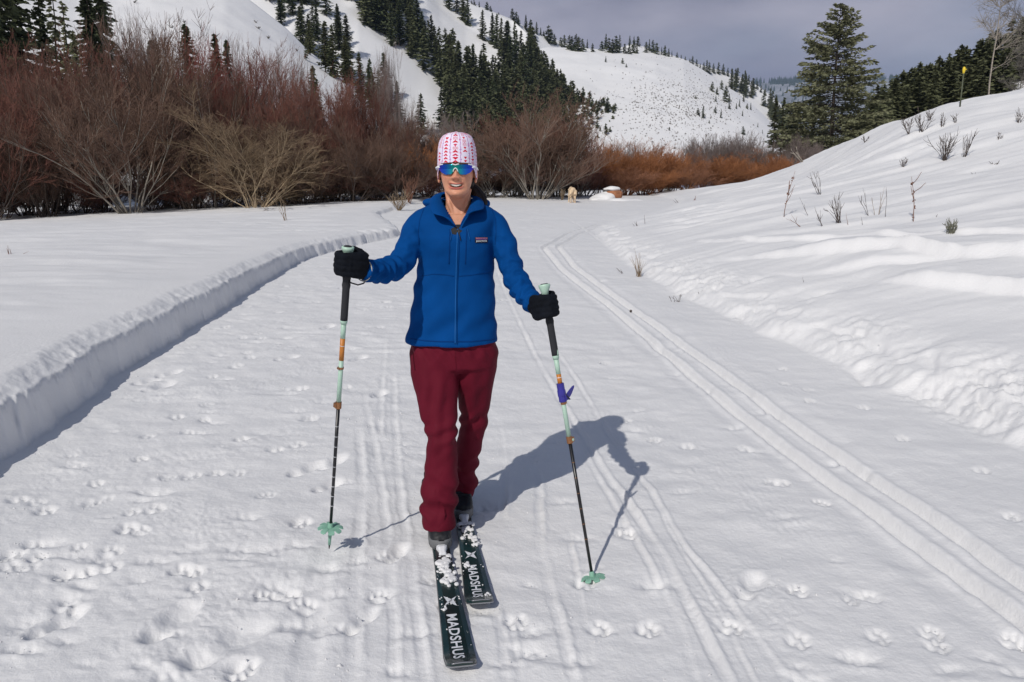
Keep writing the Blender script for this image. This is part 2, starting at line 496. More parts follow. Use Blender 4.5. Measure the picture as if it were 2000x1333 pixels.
# prints pressed into the snow: (pixel x, pixel y, length m, kind)
PRINTS = []
_paws = [(1168, 1231), (1262, 1229), (1425, 1230), (1555, 1254), (1712, 1247), (1818, 1239), (1975, 1250), (2010, 1262),
         (1528, 720), (1533, 750), (1578, 762), (1685, 797), (1762, 858), (1915, 918), (1525, 944), (1508, 944), (1453, 877), (1580, 785),
         (1975, 1010), (1605, 985), (1280, 860), (1340, 870), (1700, 1168), (1560, 1160)]
for a in _paws: PRINTS.append((a[0], a[1], .105, 'paw'))
_left = [(275, 898), (185, 946), (70, 985), (90, 1000), (205, 975), (260, 1004), (300, 1000), (330, 935), (370, 930), (420, 925), (460, 925),
         (350, 1115), (380, 1118), (215, 1078), (215, 1108), (60, 1065), (70, 1090), (20, 1110), (50, 1110), (130, 1125), (165, 1123),
         (340, 815), (405, 792), (460, 715), (285, 855), (360, 845), (580, 870), (540, 880), (525, 970), (245, 1035), (270, 1040), (20, 1085),
         (480, 690), (555, 660), (440, 640), (590, 760), (600, 820), (410, 735), (550, 590), (560, 560), (620, 590), (700, 560), (560, 640),
         (585, 1020), (520, 1165), (560, 1165), (590, 1185), (35, 980), (510, 660), (470, 660), (640, 560), (760, 600), (740, 640),
         (745, 1170), (755, 1095), (1000, 1215), (1140, 1140), (890, 1240)]
for a in _left: PRINTS.append((a[0] + random.uniform(-4, 4), a[1], random.uniform(.09, .13), 'paw'))
for a in [(445, 1255, .30), (110, 1215, .20), (335, 1215, .24), (640, 950, .17), (310, 755, .28), (285, 745, .20), (650, 905, .2), (600, 915, .22),
          (1465, 1150, .20), (560, 700, .22), (700, 700, .2), (740, 770, .2), (640, 640, .2), (775, 1085, .16), (705, 1215, .15), (330, 730, .2)]:
    PRINTS.append((a[0], a[1], a[2], 'boot'))
rr = random.Random(5)
for i in range(330):      # wind-softened pits and scuffs all over the trodden half, thinning away from the camera
    py = rr.uniform(420, 1333) if i % 3 else rr.uniform(400, 700)
    x0 = np.interp(py, [400, 450, 540, 700, 900, 1333], [900, 720, 560, 340, 110, 0]); x1 = np.interp(py, [400, 450, 540, 700, 900, 1333], [1250, 1150, 1200, 1400, 1700, 2000])
    t = rr.random() ** (1.5)
    PRINTS.append((x0 + (x1 - x0) * t, py, rr.uniform(.05, .13), 'pit' if rr.random() < .86 else 'paw'))
for i in range(46):       # old tracks up the right slope along its crest
    t = rr.random(); a = np.interp(t, [0, .3, .6, 1], [1330, 1500, 1700, 1950]); b = np.interp(t, [0, .3, .6, 1], [390, 352, 300, 240])
    PRINTS.append((a + rr.uniform(-25, 25), b + rr.uniform(-6, 26), rr.uniform(.2, .4), 'pit'))
for i in range(40):
    PRINTS.append((rr.uniform(1180, 1420), rr.uniform(400, 450), rr.uniform(.2, .35), 'pit'))
for i in range(60):       # trail of deep steps over the left field
    t = i / 59; a = np.interp(t, [0, .6, 1], [430, 640, 790]); b = np.interp(t, [0, .6, 1], [432, 448, 438])
    PRINTS.append((a + rr.uniform(-4, 4), b + rr.uniform(-3, 5) * (1 + t), rr.uniform(.12, .3), 'pit'))

def splat(x, y, z):
    order = np.argsort(y, kind='stable'); ys = y[order]
    for i, (px, py, ln, kd) in enumerate(PRINTS):
        h = hit(px, py)
        if h is None: continue
        r2 = random.Random(i)
        r = ln * 1.6
        a0, a1 = np.searchsorted(ys, [h.y - r, h.y + r]); idx = order[a0:a1]
        idx = idx[np.abs(x[idx] - h.x) < r]
        if len(idx) == 0: continue
        X = x[idx] - h.x; Y = y[idx] - h.y
        if kd == 'paw':
            an = r2.uniform(-.9, 2.2) if px < 1100 or py < 1200 else r2.uniform(-.25, .35)
            c, s_ = math.cos(an), math.sin(an); A = (X * c + Y * s_) / ln; B = (-X * s_ + Y * c) / ln
            ln = ln * .86; A = A / .86; B = B / .86; dep = ln * r2.uniform(.12, .22)
            g = lambda a, b, sa, sb: np.exp(-(((A - a) / sa) ** 2 + ((B - b) / sb) ** 2) ** 1.3)
            d = g(-.18, 0, .20, .26)
            for (a, b) in ((.12, -.34), (.32, -.13), (.32, .14), (.12, .35)):
                d = np.maximum(d, .9 * g(a, b, .15, .12))
            rim = np.exp(-((np.sqrt((A / .62) ** 2 + (B / .62) ** 2) - 1) / .22) ** 2) * np.clip(perlin(A * 2, B * 2, i + 900) + .2, 0, 1) * 1.6
            z[idx] += -dep * d - dep * .30 * g(.05, 0, .55, .55) + dep * .13 * rim * (1 + np.abs(perlin(A * 7, B * 7, i)))
        elif kd == 'boot':
            an = r2.uniform(.9, 1.5); c, s_ = math.cos(an), math.sin(an); A = (X * c + Y * s_) / ln; B = (-X * s_ + Y * c) / ln
            g = lambda a, b, sa, sb: np.exp(-(((A - a) / sa) ** 2 + ((B - b) / sb) ** 2) ** 1.6)
            d = np.maximum(g(.2, 0, .32, .21), g(-.33, 0, .2, .16)); d = np.maximum(d, .7 * g(0, 0, .4, .13))
            dep = .032
            z[idx] += -dep * d + .10 * dep * np.exp(-((np.sqrt((A / .62) ** 2 + (B / .30) ** 2) - 1) / .2) ** 2)
        else:
            an = r2.uniform(-.3, .3); c, s_ = math.cos(an), math.sin(an); A = (X * c + Y * s_) / ln; B = (-X * s_ + Y * c) / ln
            d = np.exp(-((A / .55) ** 2 + (B / .32) ** 2)) - .45 * np.exp(-((A / .6) ** 2 + ((B + .45) / .25) ** 2))
            z[idx] += -min(.06, ln * .15) * d * (.8 + .5 * perlin(A * 4, B * 4, i))
    return z

PRINTS += [(1700, 700, .62, 'boot'), (1760, 690, .5, 'pit'), (1720, 735, .4, 'pit'), (1600, 575, .35, 'pit'), (1475, 548, .3, 'pit')]
# one sheet round the camera, dense where it is seen
_th = np.concatenate([np.linspace(-PI, -.80, 40)[:-1], np.linspace(-.80, .80, 1000), np.linspace(.80, PI, 40)[1:]])
_rr = np.concatenate([[.15, .4, .7, 1.0, 1.3], np.exp(np.linspace(math.log(1.55), math.log(44), 820)), np.array([46, 49, 53, 58, 64, 72, 85, 105, 140, 200, 320, 520, 900, 1600, 2600, 4500, 7000])])
TH, RR = np.meshgrid(_th, _rr)
X = (RR * np.sin(TH)).ravel(); Y = (RR * np.cos(TH)).ravel()
Z = base_z(X, Y)
m_near = (RR.ravel() < 46) & (np.abs(TH.ravel()) < .85)
zz = rough_z(X[m_near].copy(), Y[m_near].copy(), Z[m_near].copy())
zz = splat(X[m_near], Y[m_near], zz)
Z[m_near] = zz
rad = RR.ravel()
Z = np.where(rad > 100, Z * np.clip(1 - (rad - 100) / 400, 0, 1) + .6 * np.clip((rad - 100) / 400, 0, 1), Z)
Z = np.clip(Z, -3, 9)
nt_, nr_ = len(_th), len(_rr)
I = np.arange(nt_ * nr_).reshape(nr_, nt_)
F = np.stack([I[:-1, :-1], I[:-1, 1:], I[1:, 1:], I[1:, :-1]], -1).reshape(-1, 4)[:, ::-1]
g_me = mesh_np('snow_ground', np.stack([X, Y, Z], 1), F, [M_SNOW])
tag(link('snow_ground', g_me), kind='structure')

# crumbs of snow kicked up beside the ruts, prints and banks
rq = np.random.RandomState(11); cx = []; cy = []
for cu, w, dep, rim, y0, y1, ro in GROOVES:
    if ro < .25: continue
    n = int(60 * ro * (y1 - y0)); yy = rq.uniform(y0, y1, n); cx.append(cu(yy) + rq.normal(0, .05, n)); cy.append(yy)
for i, (px, py, ln, kd) in enumerate(PRINTS):
    if py < 560: continue
    h = hit(px, py)
    if h is not None and kd != 'pit': cx.append(h.x + rq.normal(0, ln * .7, 5)); cy.append(h.y + rq.normal(0, ln * .6, 5))
yy = rq.uniform(2.5, 14, 1500); cx.append(xR(yy) + rq.normal(.05, .16, 1500)); cy.append(yy)
yy = rq.uniform(3.0, 12, 700); cx.append(xL(yy) + .12 + np.abs(rq.normal(0, .10, 700))); cy.append(yy)
cx.append(rq.uniform(-2.6, 1.2, 500)); cy.append(2.0 + 7 * rq.random_sample(500) ** 1.6)
cx = np.concatenate(cx); cy = np.concatenate(cy); cl = perlin(cx * 1.7, cy * 1.7, 77) + rq.uniform(-.25, .25, len(cx)) > -.05
cx, cy = cx[cl], cy[cl]; cz = rough_z(cx.copy(), cy.copy(), base_z(cx, cy))
cs = rq.lognormal(0, .4, len(cx)) * .0030
o6 = np.array([[1, 0, 0], [-.5, .87, 0], [-.5, -.87, 0], [0, 0, 1.1], [0, 0, -1.]], float)
jit = 1 + rq.uniform(-.35, .35, (len(cx), 5, 1)); an = rq.uniform(0, 6.28, len(cx)); ca, sa = np.cos(an)[:, None], np.sin(an)[:, None]
Q = o6[None] * jit * cs[:, None, None]; Q = np.stack([Q[..., 0] * ca - Q[..., 1] * sa, Q[..., 0] * sa + Q[..., 1] * ca, Q[..., 2] * .55], -1)
Q += np.stack([cx, cy, cz + cs * .15], -1)[:, None]
f5 = np.array([[0, 1, 3], [1, 2, 3], [2, 0, 3], [1, 0, 4], [2, 1, 4], [0, 2, 4]])
Fc = (f5[None] + (np.arange(len(cx)) * 5)[:, None, None]).reshape(-1, 3)
tag(link('snow_crumbs', mesh_np('snow_crumbs', Q.reshape(-1, 3), Fc, [M_SNOW])), 'loose crumbs of snow scattered along the ruts and banks', kind='stuff')

def ground_z(x, y):
    a = np.array([x], float); b = np.array([y], float)
    return float(rough_z(a, b, base_z(a, b))[0])
# ------------------------------------------------------------------ mountains: sheets between a foot line and a crest line
HILLS = {}
def hill(name, foot, crest, bulge=0.0, amp=2.0, ncol=220, nrow=90, back=80, freq=.02, seed=1, ridges=0.0, rfreq=.02):
    """foot, crest: lists of (pixel x, pixel y, distance). Builds the slope in metres and a back side behind the crest."""
    fx = [p[0] for p in foot]; cx = [p[0] for p in crest]
    us = np.linspace(min(cx), max(cx), ncol)
    V = np.zeros((nrow + 8, ncol, 3))
    for j, u in enumerate(us):
        a = P(u, np.interp(u, fx, [p[1] for p in foot]), np.interp(u, fx, [p[2] for p in foot]))
        b = P(u, np.interp(u, cx, [p[1] for p in crest]), np.interp(u, cx, [p[2] for p in crest]))
        for i in range(nrow):
            t = i / (nrow - 1)
            q = a.lerp(b, t); q.z += bulge * math.sin(PI * t) * (b - a).length
            V[i, j] = q
        h = Vector((b.x - a.x, b.y - a.y, 0)).normalized()
        for i in range(8):
            k = (i + 1) / 8
            V[nrow + i, j] = (b.x + h.x * back * k, b.y + h.y * back * k, b.z - back * .9 * k * k)
    X, Y = V[:, :, 0], V[:, :, 1]
    tt = np.linspace(0, 1, nrow)[:, None]; w = np.ones((nrow + 8, 1)); w[:nrow] = np.sin(PI * np.clip(tt, 0, 1)) ** .5 * .9 + .1 * (tt < .99)
    n = amp * perlin(X * freq, Y * freq, seed) + amp * .4 * perlin(X * freq * 3, Y * freq * 3, seed + 1) + amp * .12 * perlin(X * freq * 10, Y * freq * 10, seed + 2)
    if ridges:
        n = n + ridges * (np.abs(perlin(X * rfreq + .3 * perlin(Y * rfreq, X * rfreq, 8), Y * rfreq * .25, seed + 5)) * -1)
    V[:, :, 2] += n * w
    Vf = V.reshape(-1, 3); nc = ncol
    I = np.arange(len(Vf)).reshape(-1, nc)
    F = np.stack([I[:-1, :-1], I[:-1, 1:], I[1:, 1:], I[1:, :-1]], -1).reshape(-1, 4)
    o = link(name, mesh_np(name, Vf, F, [M_SNOW_FAR])); tag(o, kind='structure')
    HILLS[o.name] = BVHTree.FromPolygons([tuple(v) for v in Vf], [tuple(int(i) for i in f) for f in F])
    return o

hA = hill('snow_slope', [(-700, 395, 70), (200, 400, 72), (830, 392, 80)],
          [(-700, -700, 150), (150, -130, 160), (440, -28, 165), (490, 2, 165), (560, 56, 163), (600, 97, 160), (650, 138, 156), (700, 178, 150), (760, 232, 140), (830, 300, 120)],
          amp=.8, back=30, freq=.05, seed=3)
hM = hill('forest_slope', [(380, 330, 230), (700, 345, 215), (900, 350, 235), (1100, 350, 300), (1280, 345, 380), (1330, 345, 400)],
          [(380, -420, 420), (700, -150, 450), (800, -60, 465), (860, -20, 475), (909, 4, 480), (955, 22, 480), (1000, 39, 475), (1030, 66, 440), (1050, 128, 430), (1085, 178, 420), (1120, 212, 410), (1200, 262, 400), (1280, 305, 400), (1330, 335, 405)],
          amp=4, back=70, freq=.012, seed=9, ridges=10, rfreq=.02)
hD = hill('skyline_ridge', [(880, 200, 560), (1500, 280, 700)],
          [(860, -30, 640), (909, 2, 650), (955, 20, 660), (1000, 38, 680), (1035, 58, 700), (1102, 84, 740), (1160, 97, 760), (1200, 97, 770), (1235, 86, 780), (1260, 92, 790), (1300, 104, 800), (1360, 124, 830), (1400, 136, 860), (1440, 148, 880), (1480, 168, 880), (1510, 190, 860), (1545, 222, 840)],
          amp=3, back=120, freq=.008, seed=19, nrow=40)
hE = hill('rounded_white_hill', [(960, 330, 300), (1300, 325, 330), (1600, 320, 360)],
          [(1000, 108, 560), (1035, 99, 560), (1070, 93, 565), (1140, 95, 570), (1210, 99, 575), (1280, 104, 580), (1335, 116, 585), (1370, 135, 585), (1405, 158, 575), (1440, 182, 560), (1475, 210, 545), (1510, 243, 520), (1530, 268, 490), (1560, 300, 440)],
          bulge=.02, amp=2.2, back=60, freq=.012, seed=29)
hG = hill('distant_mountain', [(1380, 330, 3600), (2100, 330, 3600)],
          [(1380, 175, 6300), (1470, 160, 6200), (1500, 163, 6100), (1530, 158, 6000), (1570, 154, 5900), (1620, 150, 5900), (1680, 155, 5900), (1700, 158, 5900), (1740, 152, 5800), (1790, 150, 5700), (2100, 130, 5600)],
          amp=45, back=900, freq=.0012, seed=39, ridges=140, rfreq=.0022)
bpy.data.objects['distant_mountain'].data.materials[0] = mat('cloud_shaded_forest', (.30, .31, .32), .95, noise=.55, nscale=.004, spec=.1)  # treed slopes, with the cloud shade over them mixed into the grey base colour
hH = hill('wooded_slope', [(1500, 335, 70), (1800, 320, 75), (2500, 300, 75)],
          [(1500, 312, 110), (1640, 290, 125), (1700, 262, 135), (1760, 226, 140), (1850, 188, 145), (1900, 168, 145), (1940, 146, 142), (2000, 112, 140), (2200, 10, 140), (2500, -120, 140)],
          amp=.8, back=40, freq=.05, seed=49)

ORDER = ['snow_slope', 'forest_slope', 'skyline_ridge', 'rounded_white_hill', 'distant_mountain', 'wooded_slope']
def hill_hit(px, py, only=None):
    d = ray(px, py).normalized(); o = Vector((0, 0, CAM_Z)); best = None
    for k in (only or ORDER):
        h = HILLS[k].ray_cast(o, d)
        if h[0] is not None and (best is None or h[3] < best[1]): best = (h[0], h[3], k)
    return best

# ------------------------------------------------------------------ conifers
def conifer_arrays(rng, H=1.0, Rb=.17, whorls=26, per=7, sprays=6, start=.06, droop=.25, sp=.045, sparse=0.0, power=.85):
    """crown of a conifer: needle sprays set along every branch. returns V,F"""
    C = []; D = []; S = []
    for i in range(whorls):
        z = start + (1 - start) * (i / whorls) ** .95
        Lb = Rb * (1 - z) ** power * rng.uniform(.75, 1.15) + .006
        if z < start + .10: Lb *= .75
        for k in range(per):
            if rng.random() < sparse: continue
            a = rng.uniform(0, 2 * PI); l = Lb * rng.uniform(.45, 1.2); zj = rng.uniform(-.6, .6) / whorls
            for s in range(sprays):
                t = (s + .6 + rng.uniform(-.3, .3)) / sprays
                rr_ = l * t; zz_ = z - droop * l * t * (1.2 - .5 * t) + (.25 * l * t if z > .8 else 0)
                C.append((rr_ * math.cos(a), rr_ * math.sin(a), zz_ + zj + rng.uniform(-.004, .004)))
                b = a + rng.uniform(-1.0, 1.0)
                D.append((math.cos(b), math.sin(b), rng.uniform(-.45, .25)))
                S.append(sp * rng.uniform(.6, 1.2) * (.55 + .6 * (1 - z)))
        # spire
    for i in range(12):
        z = .93 + .07 * i / 12; a = rng.uniform(0, 6.28)
        C.append((0, 0, z)); D.append((math.cos(a) * .4, math.sin(a) * .4, .9)); S.append(sp * .45)
    C = np.array(C); D = np.array(D); S = np.array(S)[:, None]
    D /= np.linalg.norm(D, axis=1)[:, None]
    U = np.cross(D, np.random.RandomState(rng.randint(0, 9999)).normal(size=D.shape) + np.array([0, 0, .6])); U /= np.linalg.norm(U, axis=1)[:, None]
    n = len(C)
    V = np.concatenate([C - D * S * .35, C + U * S * .34, C + D * S * .85 + np.array([0, 0, -1]) * S * .12, C - U * S * .34])
    I = np.arange(n)
    F = np.concatenate([np.stack([I, I + n, I + 2 * n], 1), np.stack([I, I + 2 * n, I + 3 * n], 1)])
    return V * H, F

M_NEEDLE = mat('conifer_needles', (.078, .092, .048), .85, noise=.5, nscale=9, rand=.35, spec=.15)
M_NEEDLE2 = mat('olive_needles', (.18, .19, .11), .85, noise=.35, nscale=3, rand=.1, spec=.15)
M_BARK = mat('bark', (.065, .050, .040), .9, noise=.3, nscale=12, rand=.2)
M_PALEBARK = mat('pale_bark', (.34, .30, .25), .85, noise=.25, nscale=8)
M_GREYWOOD = mat('grey_dead_wood', (.16, .145, .125), .9, noise=.3, nscale=8)

rg = random.Random(3)
CROWNS = []
for i, (rb, wh, pe, sr, st, spz, pw, spa) in enumerate([(.17, 30, 9, 6, .05, .050, .85, .0), (.20, 27, 9, 6, .03, .055, .8, .1), (.14, 31, 8, 6, .07, .046, .9, .0), (.19, 25, 8, 6, .12, .052, .75, .2), (.155, 28, 9, 6, .04, .05, .7, .05)]):
    V, F = conifer_arrays(rg, 1.0, rb, wh, pe, sr, st, .3, spz, spa, pw)
    CROWNS.append(mesh_np('conifer_crown', V, F, [M_NEEDLE], False))
SHORT = []
for i in range(3):
    V, F = conifer_arrays(rg, 1.0, .30, 14, 7, 5, .02, .2, .11, 0, .6)
    SHORT.append(mesh_np('small_conifer', V, F, [M_NEEDLE], False))
def trunk_mesh(rad=.012, name='trunk', m=None, top=.97, n=7, seed=0):
    b = MB(); r = random.Random(seed)
    b.tube([(r.uniform(-.003, .003) * k, r.uniform(-.003, .003) * k, -.06 + (top + .06) * k / 6) for k in range(7)], [rad * (1 - k / 6.4) + .001 for k in range(7)], n)
    return b.mesh(name, [m or M_BARK])
TRUNK = trunk_mesh()
def conifer(loc, H, label, group, i=None, parts=True, wid=1.0, name='conifer'):
    i = random.randrange(99) if i is None else i
    rz = random.uniform(0, 6.28)
    if not parts:
        o = link(name, (CROWNS if wid < 1.2 else SHORT)[i % (5 if wid < 1.2 else 3)]); o.location = loc; o.rotation_euler = (0, 0, rz)
        o.scale = (H * min(wid, 1.15), H * min(wid, 1.15), H)
        return tag(o, label, 'tree', group)
    t = empty(name, loc, rz); t.scale = (H * wid, H * wid, H)
    tag(t, label, 'tree', group)
    link('trunk', TRUNK, t); link('crown', CROWNS[i % 5], t)
    return t

def in_poly(x, y, poly):
    c = False; n = len(poly)
    for i in range(n):
        x1, y1 = poly[i]; x2, y2 = poly[(i + 1) % n]
        if (y1 > y) != (y2 > y) and x < (x2 - x1) * (y - y1) / (y2 - y1) + x1: c = not c
    return c
_taken = []
def scatter(poly, n, mind, label, group, Hr, only=None, wid=(1.1, 1.5), parts=True):
    xs = [p[0] for p in poly]; ys = [p[1] for p in poly]; k = 0; tries = 0
    while k < n and tries < n * 80:
        tries += 1
        x = random.uniform(min(xs), max(xs)); y = random.uniform(min(ys), max(ys))
        if not in_poly(x, y, poly): continue
        if any((x - a) ** 2 + ((y - b) * 1.3) ** 2 < mind * mind for a, b in _taken): continue
        h = hill_hit(x, y, only)
        if h is None: continue
        _taken.append((x, y)); k += 1
        conifer(h[0] - Vector((0, 0, .3)), random.uniform(*Hr), label, group, parts=parts, wid=random.uniform(*wid))
    return k
LOW = []
for i in range(4):
    V, F = conifer_arrays(rg, 1.0, [.17, .2, .15, .18][i], 20, 7, 4, .05, .3, .075, 0, .8)
    LOW.append((V, F))
STV = []; STF = []; STN = [0]
def stuff_tree(loc, H, wid=1.0):
    V, F = LOW[random.randrange(4)]; a = random.uniform(0, 6.28); c, s = math.cos(a), math.sin(a)
    Q = np.stack([(V[:, 0] * c - V[:, 1] * s) * H * wid, (V[:, 0] * s + V[:, 1] * c) * H * wid, V[:, 2] * H], 1) + np.array(tuple(loc))
    STV.append(Q); STF.append(F + STN[0]); STN[0] += len(Q)
def flush_stuff(name, label):
    tag(link(name, mesh_np(name, np.concatenate(STV), np.concatenate(STF), [M_NEEDLE], False)), label, kind='stuff')
    STV.clear(); STF.clear(); STN[0] = 0
# trees in the gully behind the nearest slope
G1 = 'conifers in the gully behind the nearest white slope'
L1 = 'dark conifer rising behind the smooth white slope at upper left'
scatter([(490, 8), (700, -40), (690, 15), (640, 30), (700, 90), (760, 175), (780, 250), (720, 215), (640, 150), (570, 85)], 30, 14, L1, G1, (11, 15), ['forest_slope'])
for (x, y, hp) in [(598, 118, 34), (606, 108, 60), (636, 142, 92), (652, 152, 96), (676, 165, 90), (704, 196, 88), (722, 214, 84), (741, 232, 90), (760, 240, 70), (776, 252, 60)]:
    h = hill_hit(x, y, ['snow_slope'])
    if h: conifer(h[0], hp * h[0].y / FPX * .98, 'dark conifer standing on the lower right edge of the smooth white slope', 'conifers on the edge of the nearest white slope', wid=1.1)
# main forest
G2 = 'conifers of the steep mountain forest'
L2 = 'dark conifer in the dense forest on the steep mountainside, between white snow chutes'
scatter([(700, -20), (790, -40), (806, 70), (862, 118), (922, 160), (985, 178), (1043, 168), (1060, 200), (1110, 232), (1185, 268), (1255, 296), (1275, 330), (1000, 335), (900, 335), (862, 262), (885, 240), (872, 195), (812, 130), (757, 84), (714, 48)], 95, 16, L2, G2, (15, 21), ['forest_slope'])
FP = [(700, -20), (790, -40), (806, 70), (862, 118), (922, 160), (985, 178), (1043, 168), (1060, 200), (1110, 232), (1185, 268), (1275, 312), (1290, 335), (1000, 335), (900, 335), (862, 262), (885, 240), (872, 195), (812, 130), (757, 84), (714, 48)]
FP2 = [(1045, 150), (1085, 185), (1120, 215), (1200, 266), (1290, 312), (1290, 338), (980, 338), (980, 180)]
for i in range(150):
    x = random.uniform(980, 1290); y = random.uniform(150, 338)
    if in_poly(x, y, FP2):
        h = hill_hit(x, y, ['forest_slope'])
        if h: stuff_tree(h[0] - Vector((0, 0, .3)), random.uniform(12, 18), random.uniform(1.1, 1.5))
k = 0
while k < 210:
    x = random.uniform(700, 1290); y = random.uniform(-30, 335)
    if not in_poly(x, y, FP) or any((x - a) ** 2 + ((y - b) * 1.3) ** 2 < 49 for a, b in _taken): continue
    if random.random() < .3 and not (x > 1000 and y > 180): continue
    h = hill_hit(x, y, ['forest_slope'])
    if h is None: continue
    _taken.append((x, y)); k += 1; stuff_tree(h[0] - Vector((0, 0, .3)), random.uniform(13, 20), random.uniform(1.1, 1.5))
for x in np.arange(1035, 1290, 3.6):
    cy = np.interp(x, [1030, 1050, 1085, 1120, 1200, 1280], [80, 130, 180, 214, 264, 307])
    for q in range(2):
        h = hill_hit(x + random.uniform(-3, 3), cy + random.choice([4, 10, 18, 28]) + random.uniform(0, 6), ['forest_slope'])
        if h: stuff_tree(h[0] - Vector((0, 0, .4)), random.uniform(11, 17) * (1.0 if x < 1200 else .75), random.uniform(1.2, 1.7))
flush_stuff('forest', 'dark conifer forest closing the gaps between the nearer trees on the steep mountainside')
G3 = 'conifers between the upper snow chutes'
L3 = 'dark conifer between the upper snow chutes below the skyline'
scatter([(850, -20), (905, 20), (925, 58), (965, 82), (1020, 105), (1048, 150), (1040, 165), (985, 150), (960, 92), (927, 70), (895, 42), (858, 4)], 20, 12, L3, G3, (14, 18), ['forest_slope'])
for (x, y, hp) in [(823, 262, 74), (862, 254, 76), (895, 250, 60), (845, 300, 50), (905, 290, 70)]:
    h = hill_hit(x, y, ['forest_slope'])
    if h: conifer(h[0], hp * h[0].y / FPX, 'dark conifer at the foot of the lower snow chute, above the bare shrubs', 'conifers at the foot of the lower snow chute', wid=1.25)
# skyline trees
G4 = 'small conifers along the skyline ridge'
L4 = 'small dark conifer on the white skyline ridge'
def sky_row(pts, hr, only, label, group, shift=3):
    for (x, y, hp) in pts:
        h = hill_hit(x, y + shift, only)
        if h: conifer(h[0] - Vector((0, 0, .5)), hp * h[0].y / FPX * random.uniform(.95, 1.1), label, group, parts=False, wid=random.choice([1.15, 1.3, 1.3]))
sky_row([(921, 10, 12), (926, 12, 14), (936, 18, 18), (951, 24, 20), (958, 26, 16), (974, 32, 10), (1001, 44, 26), (1008, 46, 24), (1013, 48, 18), (1027, 56, 26), (1036, 68, 28), (1048, 64, 22), (1056, 66, 14), (1062, 68, 10),
         (1071, 80, 30), (1076, 82, 26), (1083, 84, 18), (1095, 88, 16), (1102, 90, 22), (1112, 94, 28), (1117, 96, 26), (1125, 97, 32), (1130, 98, 26), (1137, 98, 22), (1147, 92, 16), (1155, 88, 20), (1164, 86, 20), (1157, 99, 16), (1175, 97, 20),
         (1183, 94, 28), (1189, 100, 26), (1196, 101, 26), (1203, 100, 30), (1210, 98, 28), (1220, 102, 20), (1229, 103, 18), (1238, 101, 24), (1244, 102, 16), (1222, 86, 18), (1230, 85, 18), (1238, 85, 16), (1246, 86, 16), (1262, 100, 20), (1268, 97, 22),
         (1275, 100, 22), (1282, 103, 20), (1292, 104, 16), (1298, 106, 18), (1306, 108, 16), (1312, 108, 12)], 0, ['skyline_ridge', 'rounded_white_hill'], L4, G4)
for (x, y, hp) in [(1322, 116, 16), (1330, 119, 14), (1338, 122, 14), (1347, 126, 14), (1352, 130, 22), (1360, 134, 20), (1367, 138, 16), (1374, 140, 20), (1380, 140, 24), (1385, 142, 22), (1393, 140, 18), (1403, 142, 22), (1412, 143, 20), (1421, 146, 16), (1430, 148, 16), (1438, 150, 14),
         (1450, 156, 12), (1456, 158, 16), (1462, 162, 18), (1470, 168, 18), (1478, 172, 16), (1486, 178, 14), (1494, 184, 14)]:
    h = hill_hit(x, y + 3, ['skyline_ridge'])
    if h: stuff_tree(h[0] - Vector((0, 0, .5)), hp * h[0].y / FPX, 1.5)
k = 0
while k < 34:
    x = random.uniform(1410, 1545); y = random.uniform(160, 270)
    if not in_poly(x, y, [(1420, 170), (1446, 168), (1480, 190), (1510, 215), (1530, 240), (1540, 268), (1512, 240), (1476, 208), (1440, 182)]): continue
    h = hill_hit(x, y, ['skyline_ridge'])
    if h is None: continue
    k += 1; stuff_tree(h[0], random.uniform(14, 20), 1.3)
flush_stuff('ridge_wood', 'dark conifers along the skyline and behind the right shoulder of the rounded white hill')
sky_row([(1391, 176, 20), (1400, 182, 14), (1409, 172, 18), (1417, 196, 30), (1424, 196, 16), (1429, 172, 20), (1442, 180, 22), (1452, 196, 14), (1438, 210, 12), (1424, 210, 12), (1444, 206, 16), (1363, 222, 14), (1373, 228, 22), (1397, 218, 14), (1408, 228, 18), (1398, 196, 12),
         (1358, 190, 8), (1450, 224, 12), (1385, 238, 8), (1451, 260, 16), (1489, 258, 8), (1499, 266, 8), (1307, 252, 8), (1317, 308, 14), (1183, 119, 12), (1216, 122, 12), (1223, 129, 8), (1281, 190, 6), (1300, 197, 5), (1320, 190, 6), (1466, 212, 14), (1459, 210, 12), (1480, 246, 10), (1506, 270, 10)],
        0, ['rounded_white_hill'], 'tiny dark conifer standing alone on the open face of the rounded white hill', 'lone conifers on the rounded white hill')
# far wood on the distant mountain: one mass
V, F = SHORT[0], None
_v = get_v(SHORT[0])[:]; _f = np.array([tuple(p.vertices) for p in SHORT[0].polygons])
_sel = np.random.RandomState(1).permutation(len(_f))[:60]; 
fv = []; ff = []; nb = 0
rg = random.Random(8)
for i in range(420):
    x = rg.choice([rg.uniform(1470, 1620), rg.uniform(1500, 1600), rg.uniform(1690, 1790)]); cy = np.interp(x, [1470, 1530, 1620, 1740, 1790], [162, 160, 153, 155, 153])
    y = cy + (rg.uniform(0, 5) if rg.random() < .6 else rg.uniform(3, 60))
    h = hill_hit(x, y, ['distant_mountain'])
    if h is None: continue
    q = h[0]; s = rg.uniform(26, 50)
    a = rg.uniform(0, 3)
    for k in range(3):
        w = s * .2; aa = a + k * 1.05
        fv += [(q.x - math.cos(aa) * w, q.y - math.sin(aa) * w, q.z - 2), (q.x + math.cos(aa) * w, q.y + math.sin(aa) * w, q.z - 2), (q.x, q.y, q.z + s)]
        ff.append((nb, nb + 1, nb + 2)); nb += 3
tag(link('distant_wood', mesh_np('distant_wood', fv, ff, [M_NEEDLE], False)), 'scattered dark trees on the far blue mountain', kind='stuff')
